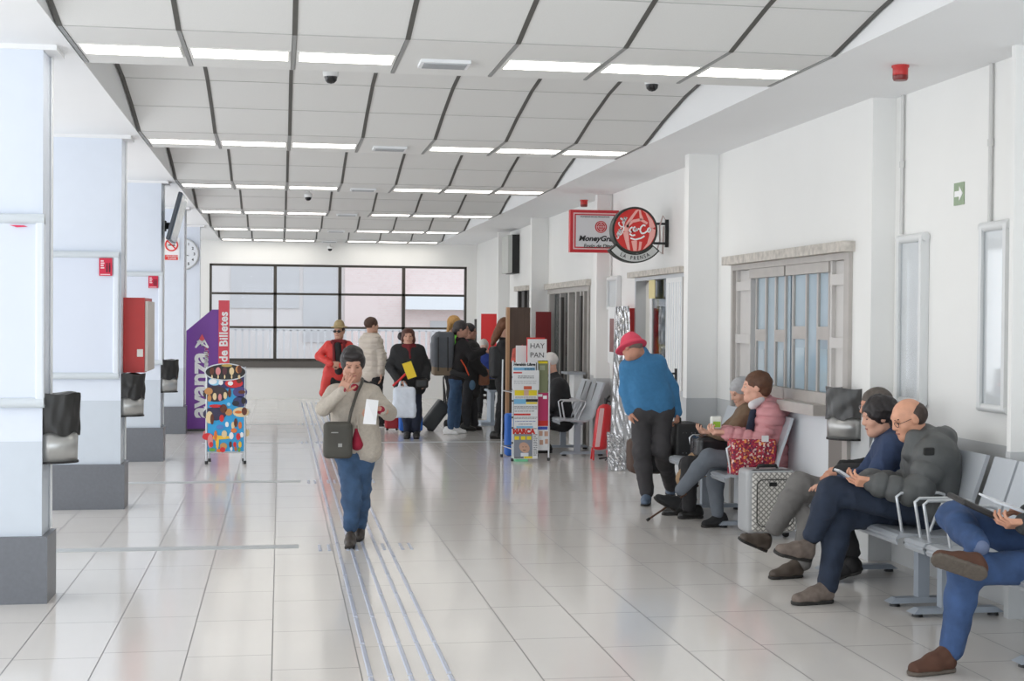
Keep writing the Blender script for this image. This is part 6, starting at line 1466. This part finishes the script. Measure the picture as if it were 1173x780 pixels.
# ---- woman in the pink jacket
Y = 10.95
pinkj = cm('pink_quilted_jacket', (204, 142, 146), .5, var=.04)
tr = cm('steel_grey_trousers', (98, 104, 112), .85, var=.06, vscale=12)
J = dict(head=(865, 444, -.02), neck=(877, 462, 0), shl=(883, 475, -.18), shr=(879, 474, .16), ell=(872, 505, -.22), elr=(868, 503, .18), wrl=(830, 496, -.12), wrr=(828, 494, .06),
         pel=(884, 528, 0), hipl=(880, 531, -.09), hipr=(880, 531, .09), knl=(812, 524, -.10), knr=(818, 533, .10), anl=(779, 562, .02), anr=(822, 590, .04), toel=(748, 571, .02), toer=(803, 606, .0))
def hairp(root, M, L, hs, body):
    hair('hair', root, [((0, -.03, .040), (.090, .112, .100)), ((0, -.07, -.02), (.07, .06, .06))], cm('chestnut_hair', (96, 64, 46), .6, var=.2, vscale=40), M, L, hs, wr=.005, cute=[((0, .125, -.035), (.085, .085, .105)), ((0, .03, -.09), (.06, .05, .04))])
hips = np.array(at(886, 531, Y))
def hood(T, W): T.cap(A3(880, 462, Y-.02), A3(897, 468, Y), .06, .075, .03); T.cap(A3(896, 470, Y-.06), A3(896, 470, Y+.06), .07, k=.03)
root, W, M, L, body = person('brown haired woman in a pink quilted jacket and grey trousers, seated with legs crossed', Y, J, (-1, .22, -.05), (222, 170, 148), s=.95, top=pinkj, topt=.040, armt=.034, bottom=tr, btop=.012, h=.009, ribs=(4, .016), ribz=(.075, .014), wr=.004,
    hairf=hairp, topname='jacket', stand='r', hemo=hood, shoes=dict(l=dict(upper=dk, sole=soleb), r=dict(upper=dk, sole=soleb)), hands=dict(l=dict(d=(-1, 0, .05), n=(0, .3, 1), side=1, curl=.7), r=dict(d=(-1, -.1, .1), n=(0, -.5, .5), side=-1, curl=.7)))
v = Vol(); v.cap(A3(862, 464, Y-.10), A3(872, 458, Y-.06), .035, .03, .02); vobj('white_collar', [(*v.mesh(.008), cm('white_scarf', (226, 222, 224), .8))], root)
v = Vol(); v.cap(A3(863, 472, Y-.1), A3(858, 497, Y-.08), .03, .035, .02); vobj('navy_top', [(*v.mesh(.008), navy)], root)
r = thing('snack_packet', 'green and white snack packet in the hand of the woman in pink', 'packet', tuple(A3(820, 487, Y-.05)))
c0 = A3(820, 484, Y-.06); v = Vol(); v.box(c0, (.032, .012, .040), .012, .01); vobj('wrapper', [(*v.mesh(.006, .002), cm('packet_white', (226, 228, 220), .3))], r)
MB().box(tuple(c0+[-.03, -.028, -.035]), tuple(c0+[.03, -.024, .01])).build('green_print', cm('lime_print', (150, 190, 60), .4), r)
# flowered tote
fb_ = bpy.data.materials.new('flowered_fabric'); fb_.use_nodes = True; N = fb_.node_tree.nodes; L_ = fb_.node_tree.links
tc = N.new('ShaderNodeTexCoord'); vo = N.new('ShaderNodeTexVoronoi'); vo.inputs['Scale'].default_value = 75; L_.new(tc.outputs['Object'], vo.inputs['Vector'])
rp = N.new('ShaderNodeValToRGB'); el = rp.color_ramp.elements; rp.color_ramp.interpolation = 'CONSTANT'
el[0].position = 0; el[0].color = (*s2l(150, 34, 60), 1); el[1].position = .34; el[1].color = (*s2l(196, 64, 70), 1)
for p_, c_ in ((.52, (228, 150, 80)), (.62, (226, 200, 190)), (.72, (170, 40, 72)), (.86, (104, 40, 74))): e = el.new(p_); e.color = (*s2l(*c_), 1)
sx = N.new('ShaderNodeSeparateColor'); L_.new(vo.outputs['Color'], sx.inputs[0]); L_.new(sx.outputs[0], rp.inputs[0]); L_.new(rp.outputs[0], N['Principled BSDF'].inputs['Base Color']); N['Principled BSDF'].inputs['Roughness'].default_value = .6
Yb = 10.72; r = thing('tote_bag', 'red flowered tote bag standing on the seat beside the woman in pink', 'bag', tuple(A3(862, 546, Yb)))
a = A3(837, 503, Yb); b = A3(885, 545, Yb); c0 = (a+b)/2; v = Vol(); v.box(c0, (abs(b[0]-a[0])/2-.01, .05, abs(b[2]-a[2])/2-.015), .018, .01); vobj('bag_body', [(*v.mesh(.009, .005, wf=20), fb_)], r)
MB().tube([c0+[-.09, -.075, .12], c0+[-.085, -.09, -.02], c0+[-.02, -.095, -.06], c0+[.05, -.09, -.03], c0+[.08, -.075, .12]], .012, 8).build('bag_handle', fb_, r)
MB().box(tuple(A3(873, 499, Yb-.08)), tuple(A3(880, 506, Yb-.07))).build('paper_slip', cm('card_white', (226, 226, 226), .7), r)
# patterned suitcase
pat = bpy.data.materials.new('grey_geometric_fabric'); pat.use_nodes = True; N = pat.node_tree.nodes; L_ = pat.node_tree.links
tc = N.new('ShaderNodeTexCoord'); mp = N.new('ShaderNodeMapping'); mp.inputs['Rotation'].default_value = (0, math.radians(45), 0); mp.inputs['Scale'].default_value = (1, .01, 1); L_.new(tc.outputs['Object'], mp.inputs[0])
ck = N.new('ShaderNodeTexVoronoi'); ck.distance = 'CHEBYCHEV'; ck.inputs['Randomness'].default_value = 0; ck.inputs['Scale'].default_value = 34; L_.new(mp.outputs[0], ck.inputs['Vector'])
rp = N.new('ShaderNodeValToRGB'); rp.color_ramp.elements[0].position = .28; rp.color_ramp.elements[0].color = (*s2l(214, 212, 206), 1); rp.color_ramp.elements[1].position = .38; rp.color_ramp.elements[1].color = (*s2l(140, 138, 134), 1)
L_.new(ck.outputs['Distance'], rp.inputs[0]); L_.new(rp.outputs[0], N['Principled BSDF'].inputs['Base Color']); N['Principled BSDF'].inputs['Roughness'].default_value = .5
Ys = 10.42; r = thing('suitcase', 'grey patterned upright suitcase standing at the end of the bench', 'suitcase', (A3(880, 600, Ys)[0], Ys, 0))
a = A3(851, 537, Ys); b = A3(906, 600, Ys); zt = a[2]; xm = (a[0]+b[0])/2; hx = (b[0]-a[0])/2
sg = cm('silver_grey_shell', (176, 178, 180), .4, var=.03)
v = Vol(); v.box((xm, Ys+.02, zt/2+.02), (hx-.035, .085, zt/2-.055), .035, .01); vobj('shell', [(*v.mesh(.009), sg)], r)
v = Vol(); v.box((xm+.02, Ys-.085, zt/2+.02), (hx-.045, .02, zt/2-.065), .025, .01); fr_ = vobj('front_panel', [(*v.mesh(.008), pat)], r)
def rloop(x0, x1, z0, z1, y, rr=.05, n=5):
    p = []
    for cx_, cz_, a0 in ((x1-rr, z1-rr, 0), (x0+rr, z1-rr, 90), (x0+rr, z0+rr, 180), (x1-rr, z0+rr, 270)):
        for k in range(n): t = math.radians(a0+90*k/(n-1)); p.append((cx_+rr*math.cos(t), y, cz_+rr*math.sin(t)))
    return p
MB().tube(rloop(xm-hx+.012, xm+hx-.002, .05, zt-.005, Ys-.075), .008, 6, closed=True).build('piping', black, r)
MB().tube(rloop(xm-hx+.07, xm+hx-.03, .10, zt-.07, Ys-.131), .005, 6, closed=True).build('pocket_piping', darkgrey, r)
MB().box((xm-.03, Ys-.137, zt-.12), (xm+.03, Ys-.128, zt-.09)).build('badge', black, r)
MB().tube([(xm-.08, Ys, zt-.01), (xm-.07, Ys, zt+.022), (xm+.07, Ys, zt+.022), (xm+.08, Ys, zt-.01)], .014, 8).build('top_handle', black, r)
for sx_ in (-1, 1): MB().lathe((xm+sx_*(hx-.05), Ys-.02, .025), [(0, -.02), (.025, -.015), (.025, .015), (0, .02)], 14, axis=(0, 1, 0)).build('wheel', black, r)

# ---- man in grey trousers, farthest of the three on the nearer bench
Y = 9.0
gt = cm('mid_grey_wool_trousers', (112, 110, 108), .9, var=.06, vscale=14)
J = dict(head=(1003, 466, 0), neck=(1015, 484, 0), shl=(1026, 500, -.18), shr=(1022, 498, .18), ell=(1004, 540, -.22), elr=(1000, 536, .22), wrl=(962, 541, -.10), wrr=(966, 536, .10),
         pel=(1026, 575, 0), hipl=(1022, 578, -.09), hipr=(1022, 578, .09), knl=(916, 556, -.04), knr=(932, 568, .06), anl=(887, 606, .02), anr=(918, 643, -.25), toel=(845, 618, -.02), toer=(880, 661, -.30))
brs = cm('worn_brown_loafer', (74, 64, 56), .55); dks = cm('dark_sock', (36, 36, 38), .9)
root, W, M, L, body = person('seated man in grey trousers with crossed legs, head hidden behind the navy sweater', Y, J, (-1, .1, -.15), (206, 150, 124), s=.98, top=cm('black_jacket', (42, 42, 44), .85), topt=.022, bottom=gt, btop=.022, h=.009, legr=1.0,
    hairf=lambda r_, M, L, hs, b: (hair_short(cm('grey_brown_hair', (92, 84, 78), .7, var=.2, vscale=40), 1.04)(r_, M, L, hs, b), glasses_part(r_, M, L, hs, steel)), topname='jacket', stand='r', botname='trousers',
    shoes=dict(l=dict(upper=brs, sole=soleb), r=dict(upper=brs, sole=soleb)), hands=dict(l=dict(d=(-1, 0, -.25), n=(0, 0, -1), side=-1, curl=.3), r=dict(d=(-1, 0, -.2), n=(0, 0, -1), side=1, curl=.3)))
v = Vol(); v.cap(W['anl'], W['anl']+nrmv(W['knl']-W['anl'])*.10, .043, .045); vobj('sock', [(*v.mesh(.008), dks)], root)

# ---- person in the navy sweater, middle of the three
Y = 8.6
nv_ = cm('navy_sweater', (54, 68, 98), .95, var=.05, vscale=40, bump=.3, bscale=220)
J = dict(head=(1006, 478, 0), neck=(1019, 494, 0), shl=(1024, 512, -.18), shr=(1016, 510, .18), ell=(1000, 552, -.23), elr=(990, 545, .2), wrl=(962, 557, -.14), wrr=(955, 557, .05),
         pel=(1040, 590, 0), hipl=(1036, 592, -.09), hipr=(1034, 592, .09), knl=(955, 577, -.10), knr=(950, 577, .10), anl=(978, 634, -.04), anr=(962, 648, -.02), toel=(950, 668, -.06), toer=(945, 664, .05))
def hairn(root, M, L, hs, body):
    hair('hair', root, [((0, -.025, .040), (.100, .118, .104)), ((0, -.08, -.03), (.08, .06, .07))], bkhair, M, L, hs, wr=.012, wf=55, cute=[((0, .13, -.035), (.08, .08, .105))])
root, W, M, L, body = person('dark haired person in a navy sweater and black trousers, middle of the seated three', Y, J, (-1, .15, -.25), (208, 160, 138), s=.95, top=nv_, topt=.024, bottom=cm('black_trousers', (36, 35, 37), .8), btop=.010, h=.009,
    hairf=hairn, topname='sweater', stand='', closed=True, shoes=dict(l=dict(upper=cm('black_suede', (28, 26, 27), .8), sole=soleb, up=(-.35, 0, 1)), r=dict(upper=cm('black_suede', (28, 26, 27), .8), sole=soleb, up=(-.35, 0, 1))),
    hands=dict(l=dict(d=(-1, .1, .1), n=(0, 0, -1), side=-1, curl=.3), r=dict(d=(-1, 0, .1), n=(0, 0, -1), side=1, curl=.3)))

# ---- balding man in the grey padded coat
Y = 7.95
gc = cm('grey_padded_coat', (82, 84, 84), .55, var=.06, vscale=16)
dj = cm('dark_denim', (36, 46, 64), .85, var=.2, vscale=12, bump=.3, bscale=300)
J = dict(head=(1040, 480, 0), neck=(1059, 500, 0), shl=(1071, 520, -.20), shr=(1060, 516, .18), ell=(1050, 565, -.26), elr=(1036, 558, .20), wrl=(999, 553, -.17), wrr=(992, 549, .02),
         pel=(1078, 583, .0), hipl=(1072, 588, -.10), hipr=(1070, 586, .10), knl=(952, 562, -.04), knr=(962, 592, .06), anl=(931, 613, .02), anr=(947, 658, -.02), toel=(886, 634, -.02), toer=(906, 679, -.06))
def hairm(root, M, L, hs, body):
    hair('hair', root, [((0, -.035, .010), (.084, .090, .078))], cm('short_dark_hair', (70, 58, 52), .7, var=.2, vscale=40), M, L, hs, cute=[((0, .09, -.01), (.10, .085, .15)), ((0, .02, .12), (.055, .10, .055))])
    glasses_part(root, M, L, hs, black)
def hoodm(T, W):
    T.cap(A3(1050, 503, Y-.10), A3(1080, 502, Y-.07), .050, .062, .02); T.cap(A3(1080, 503, Y-.09), A3(1083, 501, Y+.1), .070, .065, .03); T.cap(A3(1084, 560, Y), A3(1088, 585, Y), .12, .13, .05); T.cap(A3(1046, 500, Y-.08), A3(1040, 520, Y-.09), .04, .04, .03)
boot = cm('taupe_hiking_shoe', (112, 100, 92), .8, var=.2, vscale=30)
root, W, M, L, body = person('balding man with glasses in a grey padded coat looking at his phone, legs crossed', Y, J, (-.98, -.05, -.42), (214, 158, 130), s=1.08, hs=1.02, top=gc, topt=.040, armt=.036, bottom=dj, btop=.012, h=.008, ribs=(3, .018), wr=.008, wf=12, closed=True,
    hairf=hairm, topname='padded_coat', botname='jeans', stand='r', hemo=hoodm,
    shoes=dict(l=dict(upper=boot, sole=soleb, laces=cm('red_laces', (150, 40, 50), .7)), r=dict(upper=boot, sole=soleb, laces=cm('red_laces', (150, 40, 50), .7))),
    hands=dict(l=dict(d=(-1, .1, .12), n=(0, .5, .6), side=1, curl=.55), r=dict(d=(-1, -.15, .05), n=(0, -.3, .8), side=-1, curl=.55)))
v = Vol(); v.cap(W['anl']+[0, 0, -.01], W['anl']+nrmv(W['knl']-W['anl'])*.09, .045, .048); vobj('sock', [(*v.mesh(.008), dks)], root)
v = Vol(); v.box(A3(1064, 517, Y-.29), (.028, .008, .018), .004, .002); vobj('hood_tab', [(*v.mesh(.005), cm('black_tab', (34, 34, 34), .8))], root)
c0 = A3(971, 546, Y-.10); r = thing('phone', 'pale phone held by the man in the grey padded coat', 'phone', tuple(c0))
MB().obox(c0, (.070, 0, -.042), (0, .038, .0), (.003, 0, .006)).build('body', cm('phone_white', (200, 202, 206), .3), r, bevel=.003); MB().obox(c0+[.002, 0, .0072], (.058, 0, -.035), (0, .034, .0), (.0004, 0, .0008)).build('screen', cm('phone_screen', (120, 124, 132), .15), r)

# ---- man cut off by the right edge of the frame
Y = 6.35
bd_ = cm('bright_blue_denim', (54, 78, 118), .85, var=.25, vscale=10, bump=.3, bscale=300)
brn = cm('brown_suede_shoe', (82, 52, 38), .8, var=.1); rib_ = cm('charcoal_knit', (56, 58, 60), .95, bump=.6, bscale=90)
J = dict(head=(1222, 500, 0), neck=(1228, 528, 0), shl=(1238, 548, -.19), shr=(1232, 546, .19), ell=(1232, 612, -.20), elr=(1210, 604, .20), wrl=(1175, 600, -.16), wrr=(1180, 588, .05),
         pel=(1240, 640, 0), hipl=(1232, 648, -.10), hipr=(1232, 640, .10), knl=(1106, 652, -.08), knr=(1092, 592, .22), anl=(1090, 742, -.06), anr=(1122, 626, -.12), toel=(1040, 762, -.12), toer=(1066, 640, -.22))
soler = cm('grey_rubber_sole', (92, 84, 76), .9, var=.12, vscale=60, bump=.6, bscale=60)
root, W, M, L, body = person('seated man cut by the right edge, blue jeans, ankle on his knee', Y, J, (-1, 0, -.45), (200, 146, 120), s=1.04, top=rib_, topt=.02, bottom=bd_, btop=.012, h=.009, topname='sweater', botname='jeans', stand='l', wr=.007,
    hairf=hair_short(bkhair, 1.05), shoes=dict(l=dict(upper=brn, sole=soler), r=dict(upper=brn, sole=soler, up=(.35, .75, .55))),
    hands=dict(l=dict(d=(-1, .1, .0), n=(0, .4, .8), side=1, curl=.6), r=dict(d=(-.9, 0, .1), n=(0, 0, -1), side=1, curl=.6, point=True)))
v = Vol(); v.cap(W['anr']+[0, 0, 0], W['anr']+nrmv(W['knr']-W['anr'])*.09, .045, .048); vobj('sock', [(*v.mesh(.008), cm('blue_grey_sock', (100, 112, 140), .9))], root)
r = thing('tablet_case', 'open black tablet case resting on the knee of the man at the right edge', 'tablet', tuple(A3(1125, 590, Y)))
c0 = A3(1122, 583, Y-.02); MB().obox(c0, (.125, 0, -.055), (0, .085, .01), (.006, 0, .012)).build('case', cm('black_case_leather', (38, 36, 36), .5), r, bevel=.008)
c1 = A3(1152, 578, Y+.02); MB().obox(c1, (.10, 0, -.035), (0, .08, .01), (.002, 0, .005)).build('tablet', cm('pale_screen', (226, 230, 236), .3), r, bevel=.003)
